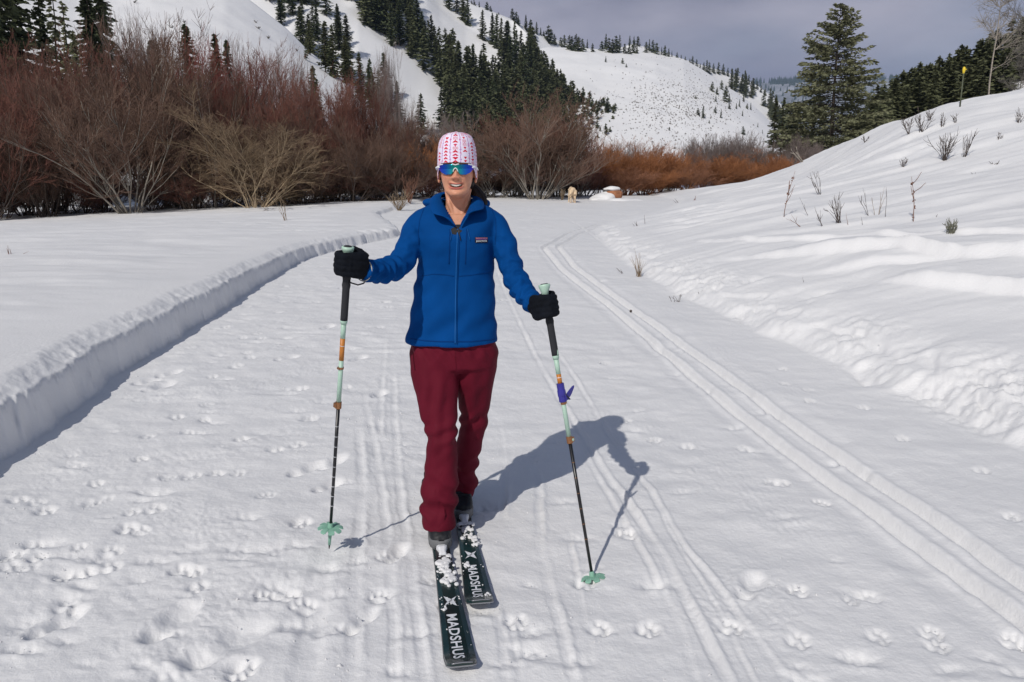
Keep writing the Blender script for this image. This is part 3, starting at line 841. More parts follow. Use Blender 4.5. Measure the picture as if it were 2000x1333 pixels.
# sagebrush showing through the snow of the rounded hill: uncountable
sv = []; sf = []; nb = 0
for i in range(2000):
    t = rg.random()
    x = rg.gauss(1330, 70); y = rg.gauss(205, 30) if rg.random() < .75 else rg.uniform(110, 300)
    h = hill_hit(x, y, ORDER)
    if h is None or h[2] != 'rounded_white_hill': continue
    q = h[0]; s = rg.uniform(.18, .5) * rg.uniform(.6, 1.4)
    a = rg.uniform(0, 3)
    p = [(q.x + math.cos(a + k * PI / 2) * s, q.y + math.sin(a + k * PI / 2) * s, q.z - .1) for k in range(4)] + [(q.x, q.y, q.z + s * .9)]
    sv += p; sf += [(nb, nb + 1, nb + 4), (nb + 1, nb + 2, nb + 4), (nb + 2, nb + 3, nb + 4), (nb + 3, nb, nb + 4)]; nb += 5
M_SAGE = mat('sagebrush', (.17, .155, .14), .9)
tag(link('sagebrush_cover', mesh_np('sagebrush_cover', sv, sf, [M_SAGE], False)), 'sparse sagebrush poking through the snow of the rounded hill', kind='stuff')
for (x, y) in [(262, 6), (360, 45), (500, 45), (505, 57), (524, 76), (335, 55), (422, 72), (540, 125), (580, 100)]:
    h = hill_hit(x, y, ['snow_slope'])
    if h is None: continue
    b = MB()
    for k in range(9):
        a = rg.uniform(0, 6.28); l = rg.uniform(.25, .6)
        b.tube([(0, 0, -.1), (math.cos(a) * l * .5, math.sin(a) * l * .5, l * .5), (math.cos(a) * l, math.sin(a) * l, l * .8)], [.06, .05, .02], 4)
    o = b.build('sagebrush', [M_SAGE]); o.location = h[0]
    tag(o, 'tiny sagebrush tuft poking through the smooth white slope at upper left', 'shrub', 'sagebrush tufts on the nearest white slope')

# near trees at upper left, behind the bare shrubs
def near_conifer(px, base_py, top_py, D, wid, label, seed, m=None, dens=1.0, group=None, sparse=0.0):
    a = P(px, base_py, D); b = P(px, top_py, D); H = b.z - a.z
    r = random.Random(seed)
    V, F = conifer_arrays(r, 1.0, .16 * wid, int(44 * dens), 11, 9, .05, .35, .034, sparse, .8)
    t = empty('conifer', (a.x, a.y, max(a.z, .3)), r.uniform(0, 6)); tag(t, label, 'tree', group)
    t.scale = (H, H, H)
    link('crown', mesh_np('crown', V, F, [m or M_NEEDLE], False), t)
    link('trunk', trunk_mesh(.013, seed=seed), t)
    return t
near_conifer(25, 330, -190, 62, 1.25, 'big dark conifer at the far left edge, its top out of the frame', 1)
near_conifer(62, 330, -130, 66, 1.2, 'big dark conifer second from the left edge behind the red shrubs', 2)
near_conifer(-60, 330, -160, 60, 1.3, 'dark conifer cut by the left edge of the picture', 3)
near_conifer(112, 330, -60, 74, .55, 'thin sparse conifer left of the pale see-through one', 4, dens=.7, sparse=.35)
near_conifer(135, 330, -30, 76, .7, 'thin see-through conifer with snow showing through its grey branches', 5, M_NEEDLE2, .7, sparse=.45)
near_conifer(155, 330, 0, 78, .75, 'pale grey half-bare conifer just left of the tall dark pair', 6, M_NEEDLE2, .7, sparse=.4)
near_conifer(200, 330, -55, 70, .9, 'tall dark conifer, left one of the pair above the shrubs', 7)
near_conifer(225, 330, -80, 72, 1.0, 'tall dark conifer, right one of the pair above the shrubs', 8)
near_conifer(170, 330, 60, 64, .8, 'short olive conifer at the foot of the tall dark pair', 9, M_NEEDLE2)
near_conifer(383, 330, 46, 80, 1.1, 'small conifer top showing above the reddest shrub', 10)
near_conifer(437, 330, 66, 82, 1.0, 'small conifer top right of the reddest shrub', 11)
near_conifer(458, 330, 78, 84, .9, 'small conifer top behind the shrubs, below the smooth slope', 12)
near_conifer(315, 330, 78, 82, 1.1, 'low dark conifer top peeping over the brown shrubs', 13)
near_conifer(620, 330, 128, 88, 1.1, 'conifer behind the shrubs at the foot of the smooth slope', 14)

# the big spruce on the right
def big_spruce():
    px, D = 1643, 62
    b = P(px, 3, D); H = b.z - 1.0
    r = random.Random(21); C = []; Dr = []; S = []; limbs = MB()
    t = empty('spruce', (b.x, D, 1.0)); tag(t, 'tall olive-green spruce standing alone behind the snowy rise at right', 'tree')
    for i in range(78):
        f = .04 + .95 * (i / 78)
        z = f * H
        prof = np.interp(f, [0, .08, .2, .38, .5, .62, .75, .86, .94, 1.0], [.18, .27, .29, .275, .235, .205, .15, .10, .055, .012]) * H
        for k in range(6 if f < .9 else 4):
            if r.random() < .14: continue
            a = r.uniform(0, 2 * PI); l = prof * r.uniform(.72, 1.18) * (.6 if r.random() < .15 else 1)
            dz = r.uniform(-.28, .02) if f < .7 else r.uniform(0, .45)
            n = max(3, int(l / .20)); pts = []
            for s in range(n + 1):
                u = s / n; q = Vector((math.cos(a) * l * u, math.sin(a) * l * u, z + dz * l * u + .10 * l * u * u))
                pts.append(q)
                if u > .22:
                    m_ = 6 if u > .35 else 3
                    for c in range(m_):
                        side = r.uniform(-1, 1); spread = .34 * l * (1 - u * .62) * side + r.uniform(-.05, .05)
                        pp = q + Vector((-math.sin(a) * spread, math.cos(a) * spread, -abs(spread) * .18 + r.uniform(-.12, .05)))
                        C.append(pp); b2 = a + side * .9 + r.uniform(-.3, .3)
                        Dr.append((math.cos(b2), math.sin(b2), r.uniform(-.5, .4))); S.append(r.uniform(.16, .34))
            limbs.tube([pts[0], pts[len(pts) // 2], pts[-1]], [.035, .02, .008], 4, False)
    C = np.array([tuple(c) for c in C]); Dr = np.array(Dr); S = np.array(S)[:, None]; Dr /= np.linalg.norm(Dr, axis=1)[:, None]
    U = np.cross(Dr, np.random.RandomState(2).normal(size=Dr.shape)); U /= np.linalg.norm(U, axis=1)[:, None]
    n = len(C); I = np.arange(n)
    V = np.concatenate([C - Dr * S * .3, C + U * S * .28, C + Dr * S * .9, C - U * S * .28])
    F = np.concatenate([np.stack([I, I + n, I + 2 * n], 1), np.stack([I, I + 2 * n, I + 3 * n], 1)])
    link('crown', mesh_np('crown', V, F, [M_NEEDLE2], False), t)
    limbs.tube([(0, 0, -.5), (.05, 0, H * .3), (0, .05, H * .6), (0, 0, H * .97)], [.20, .15, .09, .015], 10)
    limbs.build('trunk', M_BARK, t)
big_spruce()

# wooded slope at right
_r = random.Random(31)
for (x, y, ht, k) in [(1745, 232, 60, 0), (1760, 228, 72, 0), (1772, 226, 84, 0), (1786, 222, 70, 0), (1800, 214, 66, 0), (1812, 214, 78, 0), (1826, 206, 86, 0), (1842, 200, 62, 0), (1854, 196, 76, 0), (1868, 190, 92, 0), (1884, 190, 84, 0), (1897, 184, 80, 0), (1908, 182, 92, 0), (1922, 178, 100, 0),
                      (1938, 166, 96, 0), (1952, 158, 80, 0), (1965, 148, 72, 0), (1978, 140, 76, 0), (1990, 130, 84, 0), (2010, 124, 90, 0), (2040, 110, 95, 0), (1735, 246, 50, 0), (1720, 256, 44, 0), (1700, 262, 40, 0), (1830, 204, 60, 0), (1850, 196, 58, 0), (1793, 232, 80, 0), (1766, 244, 70, 0), (1876, 196, 70, 0), (1935, 176, 76, 0),
                      (1510, 262, 34, 1), (1524, 268, 40, 1), (1538, 272, 34, 1), (1552, 276, 40, 1), (1568, 284, 42, 1), (1582, 288, 40, 1), (1700, 290, 52, 1), (1716, 284, 60, 1), (1546, 262, 26, 1), (1600, 290, 40, 1), (1680, 296, 45, 1)]:
    if k == 0:
        h = hill_hit(x, y + 4, ['wooded_slope'])
        q = h[0] if h else P(x, y, 140)
        conifer(q, (ht + 6) * q.y / FPX, 'dark conifer in the wood on the right skyline', 'conifers of the wood on the right skyline', wid=_r.uniform(1.5, 2.1))
    else:
        q = P(x, y + 30, 130); q.z = max(q.z, .8)
        top = P(x, y - ht, 130)
        conifer(q, top.z - q.z + 3, 'dark conifer in the low wood around the foot of the tall spruce', 'conifers around the foot of the tall spruce', wid=_r.uniform(1.2, 1.6))

for i in range(150):
    x = _r.uniform(1690, 2080); y = np.interp(x, [1690, 1760, 1850, 1900, 1940, 2000, 2080], [268, 232, 196, 178, 160, 126, 90]) + _r.uniform(0, 34)
    if 1925 < x < 2000 and y > 150 and _r.random() < .7: continue
    h = hill_hit(x, y, ['wooded_slope'])
    if h: stuff_tree(h[0], _r.uniform(5.0, 8.5), _r.uniform(1.3, 2.0))
for i in range(70):
    x = _r.uniform(1500, 1740); q = P(x, 320, _r.uniform(105, 125)); q.z = .8
    stuff_tree(q, _r.uniform(4, 8.0) if x > 1600 else _r.uniform(3.5, 6.2), _r.uniform(1.3, 1.9))
flush_stuff('valley_wood', 'dark conifers massed behind the snowy rise at right')
# ------------------------------------------------------------------ bare shrubs and trees
class Twigs:
    def __init__(s, seed): s.r = random.Random(seed); s.P = {}
    def path(s, p, d, l, n, r0, r1, up=.0, wob=.12, key=0):
        r = s.r; pts = [p]; dd = Vector(d).normalized(); dirs = [dd]
        for i in range(n):
            dd = (dd + Vector((r.gauss(0, wob), r.gauss(0, wob), r.gauss(0, wob) + up / n))).normalized()
            p = p + dd * (l / n); pts.append(p); dirs.append(dd)
        s.P.setdefault((key, n), []).append((pts, r0, r1))
        return pts, dirs
    def mesh(s, keys, name, mats):
        Vs = []; Fs = []; nb = 0
        for (k, n), L_ in s.P.items():
            if k not in keys: continue
            A = np.array([[tuple(q) for q in pts] for pts, _, _ in L_])           # m, n+1, 3
            r0 = np.array([a for _, a, _ in L_]); r1 = np.array([b for _, _, b in L_])
            T = np.gradient(A, axis=1); T /= np.linalg.norm(T, axis=2, keepdims=True) + 1e-9
            ref = np.array([.31, .52, .79]); U = np.cross(T, ref); U /= np.linalg.norm(U, axis=2, keepdims=True) + 1e-9
            W_ = np.cross(T, U)
            t = np.linspace(0, 1, n + 1)[None, :, None]
            rad = r0[:, None, None] * (1 - t) + r1[:, None, None] * t
            ring = [A + (U * math.cos(a) + W_ * math.sin(a)) * rad for a in (0, 2.094, 4.189)]
            V = np.stack(ring, 2)                                                 # m, n+1, 3, 3
            m = len(L_); Vs.append(V.reshape(-1, 3))
            I = np.arange(m * (n + 1) * 3).reshape(m, n + 1, 3) + nb
            for c in range(3):
                a = I[:, :-1, c]; b = I[:, :-1, (c + 1) % 3]; c2 = I[:, 1:, (c + 1) % 3]; d2 = I[:, 1:, c]
                Fs.append(np.stack([a, b, c2, d2], -1).reshape(-1, 4))
            nb += m * (n + 1) * 3
        return mesh_np(name, np.concatenate(Vs), np.concatenate(Fs), mats, False)

def willow(seed, stems=18, H=6.0, spread=.62, droop=0.0, dens=1.0, tw=.0072):
    t = Twigs(seed); r = t.r
    for i in range(stems):
        a = r.uniform(0, 2 * PI); th = spread * math.sqrt(r.random()) * 1.35
        d = Vector((math.sin(th) * math.cos(a), math.sin(th) * math.sin(a), math.cos(th)))
        l = H * r.uniform(.62, 1.0) * (1 - .22 * th)
        o = Vector((math.cos(a) * .45 * r.random(), math.sin(a) * .45 * r.random(), -.15))
        p1, d1 = t.path(o, d, l, 8, .042 * r.uniform(.6, 1.2), .010, .35 - droop, .10, 0)
        for j in range(int(9 * dens)):
            k = r.randint(2, 7); b = (d1[k] + Vector((r.gauss(0, .45), r.gauss(0, .45), r.gauss(0, .25)))).normalized()
            p2, d2 = t.path(p1[k], b, l * r.uniform(.25, .5) * (1.15 - k * .06), 5, .015, .006, .30 - droop * 1.4, .13, 1)
            for m in range(int(7 * dens)):
                q = r.randint(1, 5); c = (d2[q] + Vector((r.gauss(0, .42), r.gauss(0, .42), r.gauss(0, .3) + .12))).normalized()
                p3, d3 = t.path(p2[q], c, r.uniform(.5, 1.05) * H / 6, 4, .0075, .004, .22 - droop * 1.5, .13, 2)
                for n in range(7):
                    e = r.randint(1, 4); f = (d3[e] + Vector((r.gauss(0, .5), r.gauss(0, .5), r.gauss(0, .35) + .15))).normalized()
                    t.path(p3[e], f, r.uniform(.22, .5), 2, tw, tw * .6, .15 - droop, .1, 3)
    return t.mesh((0, 1), 'stems', [M_BARK]), t.mesh((2, 3), 'twigs', [M_BARK])
WILLOWS = [willow(1, 20), willow(2, 24, spread=.5), willow(3, 17, spread=.75), willow(4, 18, spread=.66, droop=.30), willow(5, 26, spread=.38)]
M_TW = {
 'rusty': mat('rusty_twigs', (.30, .145, .085), .8, noise=.25, nscale=.5, rand=.2, spec=.2),
 'maroon': mat('maroon_twigs', (.180, .082, .062), .8, noise=.25, nscale=.5, rand=.25, spec=.2),
 'red': mat('red_twigs', (.245, .080, .064), .8, noise=.2, nscale=.5, rand=.15, spec=.2),
 'brown': mat('brown_twigs', (.172, .108, .080), .8, noise=.3, nscale=.5, rand=.25, spec=.2),
 'tan': mat('tan_twigs', (.27, .195, .125), .8, noise=.2, nscale=.5, rand=.1, spec=.2),
 'orange': mat('orange_twigs', (.35, .15, .066), .8, noise=.25, nscale=.5, rand=.2, spec=.2),
 'grey': mat('grey_twigs', (.23, .185, .17), .8, noise=.25, nscale=.5, rand=.2, spec=.2)}
M_ST = {'dark': mat('dark_stems', (.12, .092, .075), .9, noise=.3, nscale=2, rand=.25), 'tan': mat('tan_stems', (.40, .31, .20), .85, noise=.25, nscale=2),
        'grey': mat('grey_stems', (.24, .215, .18), .85, noise=.3, nscale=2, rand=.2), 'orange': mat('orange_stems', (.24, .10, .04), .85, noise=.3, nscale=2)}
def bush(px, D, top, wpx, colr, var, label, group=None, stem='dark', name='willow_shrub'):
    x = P(px, 400, D).x; zb = float(base_z(np.array([x]), np.array([float(D)]))[0]) if D < 70 else .8
    zt_ = P(px, top, D).z; H = max(zt_ - zb, .5)
    w = wpx / FPX * math.hypot(D, 0) / 5.6
    t = empty(name, (x, D, zb - .05), random.uniform(0, 6.28)); t.scale = (w, w, H / 5.7)
    tag(t, label, 'shrub', group)
    for me, m, nm in ((WILLOWS[var][0], M_ST[stem], 'stems'), (WILLOWS[var][1], M_TW[colr], 'twigs')):
        o = link(nm, me, t); o.material_slots[0].link = 'OBJECT'; o.material_slots[0].material = m
    return t
GB = 'bare willows along the snowy meadow'
for a in [(-40, 30.5, 120, 280, 'maroon', 0, 'dark maroon bare willow cut by the left edge of the picture', None, 'dark'),
          (70, 33, 108, 230, 'maroon', 1, 'bare willow with rusty red tips near the left edge, snow showing between its stems', None, 'dark'),
          (255, 31, 112, 290, 'brown', 0, 'large brown bare willow with grey stems left of the arching tan one', None, 'grey'),
          (335, 34, 82, 240, 'brown', 1, 'tall brown-grey bare willow behind the large brown one', None, 'grey'),
          (385, 38, 92, 150, 'red', 1, 'bare willow with the brightest red crown below the small conifer top', None, 'dark'),
          (440, 37, 108, 150, 'red', 4, 'bare willow with dull red crown right of the reddest one', None, 'dark'),
          (500, 30.8, 205, 250, 'tan', 3, 'wide tan bare willow with pale arching branches', None, 'tan'),
          (560, 34, 148, 200, 'maroon', 0, 'maroon bare willow behind the right half of the arching tan one', None, 'dark'),
          (625, 36, 158, 170, 'maroon', 4, 'maroon bare willow right of the arching tan one', None, 'dark'),
          (712, 38, 148, 110, 'maroon', 4, 'slender reddish bare willow rising above its neighbours, left of the skier', None, 'dark'),
          (690, 32.5, 232, 170, 'brown', 2, 'dark brown bare willow behind the skier on the left', None, 'dark'),
          (770, 32.5, 262, 150, 'brown', 0, 'low dark brown bare willow just left of the skier\'s shoulder', None, 'dark'),
          (835, 35, 285, 130, 'orange', 1, 'rust coloured bare willow just left of the skier\'s head', None, 'dark'),
          (1050, 34.5, 196, 250, 'brown', 1, 'big round reddish-brown bare willow right of the skier\'s head', None, 'grey'),
          (970, 36, 250, 150, 'brown', 2, 'low brown bare willow touching the skier\'s hat on its right side', None, 'grey'),
          (1128, 37, 262, 110, 'maroon', 0, 'bare willow at the right flank of the big round one', None, 'grey')]:
    bush(*a)
_r = random.Random(77); USED = {}
ANCH = [(-40, 30.5, 'one cut by the left picture edge'), (70, 33, 'rusty-tipped willow near the left edge'), (255, 31, 'large brown willow with grey stems'), (335, 34, 'tall willow behind the large brown one'), (385, 38, 'reddest willow'), (500, 30.8, 'arching tan willow'),
        (625, 36, 'maroon one right of the arching tan willow'), (712, 38, 'slender reddish willow'), (770, 32.5, 'low dark one left of the skier'), (835, 35, 'rust coloured one left of the skier\'s head'), (970, 36, 'low brown one touching the hat'), (1050, 34.5, 'big round reddish-brown willow')]
ORD = ['first', 'second', 'third', 'fourth', 'fifth', 'sixth', 'seventh', 'eighth', 'ninth', 'tenth', 'eleventh', 'twelfth', 'thirteenth']
for (px, D, top, w, c, v, st) in [(-90, 34, 100, 230, 'maroon', 2, 'dark'), (10, 38, 100, 200, 'maroon', 4, 'dark'), (120, 36, 118, 180, 'brown', 4, 'dark'), (160, 33, 165, 170, 'brown', 2, 'dark'), (195, 38, 98, 180, 'maroon', 1, 'dark'),
          (290, 39, 75, 200, 'brown', 4, 'grey'), (375, 33, 170, 190, 'brown', 4, 'dark'), (420, 33, 140, 200, 'brown', 2, 'grey'), (510, 38, 118, 190, 'maroon', 1, 'dark'), (590, 32.5, 230, 170, 'brown', 4, 'dark'),
          (650, 34, 200, 160, 'maroon', 1, 'dark'), (740, 36, 205, 130, 'maroon', 0, 'dark'), (800, 37, 235, 120, 'brown', 4, 'dark'), (730, 33, 260, 120, 'brown', 4, 'dark'), (870, 38, 270, 120, 'brown', 4, 'dark'), (905, 36, 300, 130, 'brown', 4, 'dark'),
          (545, 32.3, 260, 170, 'brown', 2, 'dark'), (620, 32.5, 270, 150, 'brown', 0, 'dark'), (90, 31.5, 240, 170, 'brown', 4, 'dark'), (0, 31.5, 230, 170, 'brown', 2, 'dark'), (1010, 37, 235, 150, 'maroon', 4, 'grey'), (1090, 37, 232, 130, 'maroon', 4, 'grey')]:
    an = min(ANCH, key=lambda q: abs(q[0] - px) + 3 * abs(q[1] - D)); rel = 'behind' if D > an[1] + 2 else ('just left of' if px < an[0] else 'just right of')
    lab = '%s bare willow %s the %s' % ({'maroon': 'maroon', 'brown': 'brownish'}[c], rel, an[2])
    if lab in USED: lab = ('lower ' if top > USED[lab] else 'taller ') + lab
    USED[lab] = top; bush(px, D, top, w, c, v, lab, GB, st)
for li_, (px, tp) in enumerate([(-30, 335), (45, 322), (125, 338), (205, 330), (300, 336), (385, 326), (455, 338), (530, 330), (600, 335), (665, 328), (735, 336), (800, 330), (950, 338), (1000, 330), (1085, 335), (1140, 328)]):
    bush(px, 33.2 if px < 900 else 38.5, tp, 150, ['brown', 'maroon'][li_ % 2], [4, 1, 0][li_ % 3], 'low dark tangle of stems at the foot of the willows, %s from the left' % (ORD + ['fourteenth', 'fifteenth', 'sixteenth'])[li_], 'low tangles of stems at the foot of the willows', 'dark')
GO = 'orange willows beyond the bend of the trail'
for oi_, (px, D, top, w, v) in enumerate([(1165, 39, 268, 90, 1), (1195, 40, 282, 100, 4), (1225, 41, 290, 90, 4), (1255, 42, 296, 100, 4), (1285, 43, 300, 90, 4), (1312, 44, 308, 90, 1), (1340, 45, 302, 90, 4), (1372, 46, 304, 100, 4), (1402, 47, 300, 90, 4), (1432, 48, 298, 95, 4), (1462, 49, 302, 90, 4), (1490, 50, 300, 90, 4), (1518, 51, 298, 80, 4), (1275, 40, 330, 90, 4), (1340, 42, 332, 90, 4), (1220, 38.5, 325, 90, 4)]):
    oc_ = _r.choice(['orange', 'orange', 'orange', 'rusty'])
    bush(px, D, top + _r.uniform(-14, 12), w * _r.uniform(.8, 1.4), oc_, _r.choice([0, 1, 4, 4]), ('%s bare willow, %s from the left in the row beyond the bend' % ({'orange': 'bright orange', 'rusty': 'dull rusty'}[oc_], ORD[oi_])) if oi_ < 13 else ['low bright willow in front of the orange row, right of its middle', 'low bright willow in front of the middle of the orange row', 'low bright willow in front of the orange row, behind the boulder'][oi_ - 13], GO, 'orange')
GGy = 'grey leafless shrubs below the rounded hill'
for gi_, (px, D, top, w) in enumerate(sorted([(1345, 60, 282, 70), (1372, 62, 268, 80), (1405, 62, 270, 80), (1440, 63, 264, 80), (1470, 62, 274, 70), (1500, 61, 288, 70), (1250, 60, 284, 80), (1205, 60, 286, 80), (1545, 60, 268, 70), (1570, 58, 280, 70), (1600, 58, 290, 70), (1300, 60, 300, 60)])):
    bush(px, D, top, w, 'grey', 4, 'greyish leafless shrub behind the orange willows, %s from the left of the grey ones' % ORD[gi_], GGy, 'grey')
for (px, D, top, w, lab) in [(765, 90, 108, 60, 'pale leafless sapling on the lower snow chute, between dark conifers'), (795, 88, 195, 50, 'small pale leafless sapling right of the taller one on the snow chute'),
                             (290, 44, 52, 130, 'pale grey leafless shrub top against the white slope, above the brown willow'), (500, 50, 105, 110, 'pale leafless twigs above the thicket, right of the reddest willow'), (585, 55, 130, 90, 'pale leafless twigs above the maroon willow at the foot of the white slope'), (880, 70, 232, 130, 'grey leafless shrub right behind the skier\'s hat')]:
    bush(px, D, top, w, 'grey', 4, lab, None, 'grey')
M_STRAW = mat('dry_stalks', (.26, .19, .12), .85, noise=.3, nscale=20)
M_RUST = mat('rusty_stalks', (.20, .095, .06), .85, noise=.3, nscale=30)
M_DARKTW = mat('dark_twigs', (.085, .065, .055), .9, noise=.3, nscale=30)
M_SAGEG = mat('sage_green_grey', (.16, .16, .12), .9, noise=.3, nscale=30)

# leafless trees on the right skyline
def bare_tree(px, base_py, top_py, D, lean, spread, label, seed, m):
    a = P(px, base_py, D); H = P(px, top_py, D).z - a.z
    t = Twigs(seed); r = t.r
    p, d = t.path(Vector((0, 0, -.3)), Vector((lean, 0, 1)), H, 12,   .010 * H, .015, 0, .03, 0)
    for i in range(26):
        k = r.randint(3, 11); an = r.uniform(0, 2 * PI)
        b = Vector((math.cos(an), math.sin(an), r.uniform(.3, .9)))
        l = H * spread * r.uniform(.5, 1.1) * (1.15 - k / 14)
        p2, d2 = t.path(p[k], b, l, 6, .024, .010, .45, .12, 1)
        for j in range(9):
            q = r.randint(1, 6); c = (d2[q] + Vector((r.gauss(0, .5), r.gauss(0, .5), r.gauss(0, .4)))).normalized()
            p3, d3 = t.path(p2[q], c, l * r.uniform(.25, .5), 4, .012, .006, .2, .15, 2)
            for n in range(5):
                e = r.randint(1, 4); f = (d3[e] + Vector((r.gauss(0, .5), r.gauss(0, .5), r.gauss(0, .4)))).normalized()
                t.path(p3[e], f, r.uniform(.3, .7), 2, .008, .004, .1, .12, 3)
    e = empty('bare_tree', a); tag(e, label, 'tree')
    link('trunk', t.mesh((0,), 'trunk', [m]), e); link('branches', t.mesh((1, 2, 3), 'branches', [m]), e)
bare_tree(1932, 190, -60, 52, -.05, .34, 'leafless pale-barked tree on the right skyline, near the yellow-capped post', 3, M_PALEBARK)
bare_tree(2030, 190, -120, 46, -.10, .42, 'leafless tree cut by the right edge, its bare branches reaching into the sky', 4, M_GREYWOOD)
bare_tree(1985, 200, 90, 60, .1, .4, 'small leafless tree between the two bigger bare trees at right', 6, M_GREYWOOD)

# dry plants standing out of the snow
def plant(name, px, py, hpx, n, spread, label, m, seed, lean=(0, 0), rad=.004, branch=2, buds=False, group=None, cat='plant', wob=.07):
    h = hit(px, py)
    if h is None: return
    gz = ground_z(h.x, h.y); dist = h.y
    H = hpx / FPX * dist; b = MB(); r = random.Random(seed)
    rad = max(rad, dist * .00035)
    for i in range(n):
        a = r.uniform(0, 2 * PI); th = spread * math.sqrt(r.random()) if n > 1 else 0
        d = Vector((math.sin(th) * math.cos(a) + lean[0], math.sin(th) * math.sin(a) + lean[1], math.cos(th))).normalized()
        p = Vector((r.gauss(0, .02), r.gauss(0, .02), -.03)) if n > 1 else Vector((0, 0, -.03)); l = H * (r.uniform(.55, 1.0) if n > 1 else 1.0)
        pts = [p]; dd = d
        for k in range(6):
            dd = (dd + Vector((r.gauss(0, wob), r.gauss(0, wob), r.gauss(0, wob)))).normalized(); p = p + dd * l / 6; pts.append(p)
        b.tube(pts, [rad * (1 - .12 * k) for k in range(7)], 5)
        for k in range(branch):
            q = r.randint(2, 5); e = (dd + Vector((r.gauss(0, .5), r.gauss(0, .4), r.gauss(0, .3)))).normalized(); w = pts[q]
            b.tube([w, w + e * l * .14, w + e * l * .26 + Vector((0, 0, l * .05))], [rad * .7, rad * .6, rad * .4], 4)
        if buds:
            for k in range(22):
                t = r.uniform(.25, 1.0); q = pts[int(t * 5.99)]; e = Vector((r.gauss(0, 1), r.gauss(0, 1), r.gauss(0, .5))).normalized()
                b.ball(q + e * rad * 2.2 + Vector((0, 0, r.uniform(-.03, .03))), rad * r.uniform(1.1, 1.9), 6, 4)
    o = b.build(name, [m]); o.location = (h.x, h.y, gz)
    return tag(o, label, cat, group)
plant('weed_stalk', 1531, 424, 92, 1, 0, 'tall rusty weed stalk with seed buds, leftmost on the right snow slope', M_RUST, 1, (-.06, 0), .007, 4, True)
plant('weed_stalk', 1784, 433, 90, 1, 0, 'tall rusty weed stalk with seed buds, near the small sagebrush tuft', M_RUST, 2, (-.12, 0), .007, 3, True)
plant('dry_plant', 1604, 380, 52, 5, .35, 'spindly dry plant leaning left on the right slope, above the dark twig clump', M_DARKTW, 3, (-.4, 0), .003)
plant('dry_plant', 1698, 421, 80, 2, .15, 'thin crooked twig with side shoots between the two rusty stalks', M_DARKTW, 4, (-.35, 0), .003, 3)
plant('dry_plant', 1712, 420, 66, 3, .10, 'pair of upright thin stems right of the crooked twig', M_STRAW, 5, (0, 0), .003, 1)
plant('dry_plant', 1729, 424, 62, 1, 0, 'single straight thin stem next to the pair of upright stems', M_DARKTW, 6, (-.1, 0), .0035, 1)
plant('dry_plant', 1638, 436, 62, 14, .45, 'dense dark clump of bent twigs in the middle of the right slope', M_DARKTW, 7, (-.25, 0), .0045, 2)
plant('dry_plant', 1607, 442, 66, 3, .2, 'thin leaning stems just left of the dense dark clump', M_DARKTW, 8, (-.5, 0), .003, 2)
plant('dry_plant', 1580, 421, 44, 1, 0, 'short thin stem leaning left, far left of the dense dark clump', M_DARKTW, 9, (-.6, 0), .003, 1)
plant('dry_plant', 1567, 442, 40, 2, .1, 'nearly flat broken twig at the foot of the leftmost rusty stalk', M_RUST, 10, (-1.6, 0), .0035, 1)
plant('dry_plant', 1657, 440, 28, 1, 0, 'short upright stem directly right of the dense dark clump', M_RUST, 11, (-.1, 0), .0035, 0)
plant('dry_plant', 1686, 440, 22, 1, 0, 'very short stem halfway between the dark clump and the pair of stems', M_DARKTW, 12, (-.3, 0), .003, 0)
plant('sagebrush', 1857, 456, 34, 26, .42, 'small dense grey-green sagebrush tuft alone on the right slope', M_SAGEG, 13, (0, 0), .005, 3, cat='shrub')
plant('dry_plant', 1829, 423, 13, 2, .2, 'tiny dark stub right of the second rusty stalk', M_DARKTW, 14, (.2, 0), .005, 0)
for i, (px, py, hp, n, sp, lab) in enumerate([(1775, 262, 38, 9, .6, 'twiggy low shrub near the skyline of the right slope, left part of the row'), (1800, 258, 44, 10, .6, 'twiggy low shrub near the skyline of the right slope, right part of the row'),
        (1845, 314, 62, 20, .55, 'biggest twiggy shrub on the right slope, below the yellow-capped post'), (1884, 306, 52, 8, .35, 'narrow twiggy shrub right of the biggest one on the right slope'), (1764, 326, 24, 8, .6, 'small low twiggy plant lower left of the biggest shrub'),
        (1940, 322, 14, 5, .9, 'tiny sprawling twig right of the narrow shrub'), (1990, 240, 30, 7, .5, 'twiggy shrub at the right edge below the skyline'), (1905, 340, 10, 3, 1.1, 'tiny twig lying lower right of the biggest shrub'), (1950, 272, 16, 5, .7, 'little twig clump between the narrow shrub and the right edge'),
        (1815, 236, 24, 6, .5, 'little twig clump by the skyline just left of the yellow-capped post'), (1690, 278, 14, 7, .9, 'low sprawling twigs on the crest right of the spruce'), (1840, 248, 26, 6, .4, 'slim twigs below the post on the right slope'), (1865, 240, 18, 5, .5, 'short twigs just below the foot of the post')]):
    plant('dry_shrub', px, py, hp, n, sp, lab, M_DARKTW, 40 + i, (0, 0), .005, 4, cat='shrub')
plant('grass_tuft', 1249, 541, 62, 18, .38, 'dry straw-coloured grass tuft on the right bank beside the ski track', M_STRAW, 60, (-.05, 0), .0025, 0, cat='grass')
plant('dry_plant', 1217, 534, 24, 3, .8, 'tiny forked twig left of the dry grass tuft', M_DARKTW, 61, (-.2, 0), .003, 1)
plant('dry_plant', 1322, 590, 26, 5, .7, 'dark snapped twigs stuck in the right bank', M_DARKTW, 62, (-.2, 0), .004, 1)
plant('dry_plant', 1362, 577, 18, 3, .7, 'little hooked twig on the bank right of the snapped ones', M_DARKTW, 63, (.3, 0), .004, 1)
plant('dry_plant', 1244, 442, 16, 4, .6, 'pair of short dark twigs near the bend of the bank', M_DARKTW, 64, (-.3, 0), .003, 0)
plant('dry_plant', 1260, 438, 20, 1, 0, 'single thin upright twig near the bend of the bank', M_DARKTW, 65, (-.05, 0), .003, 0)
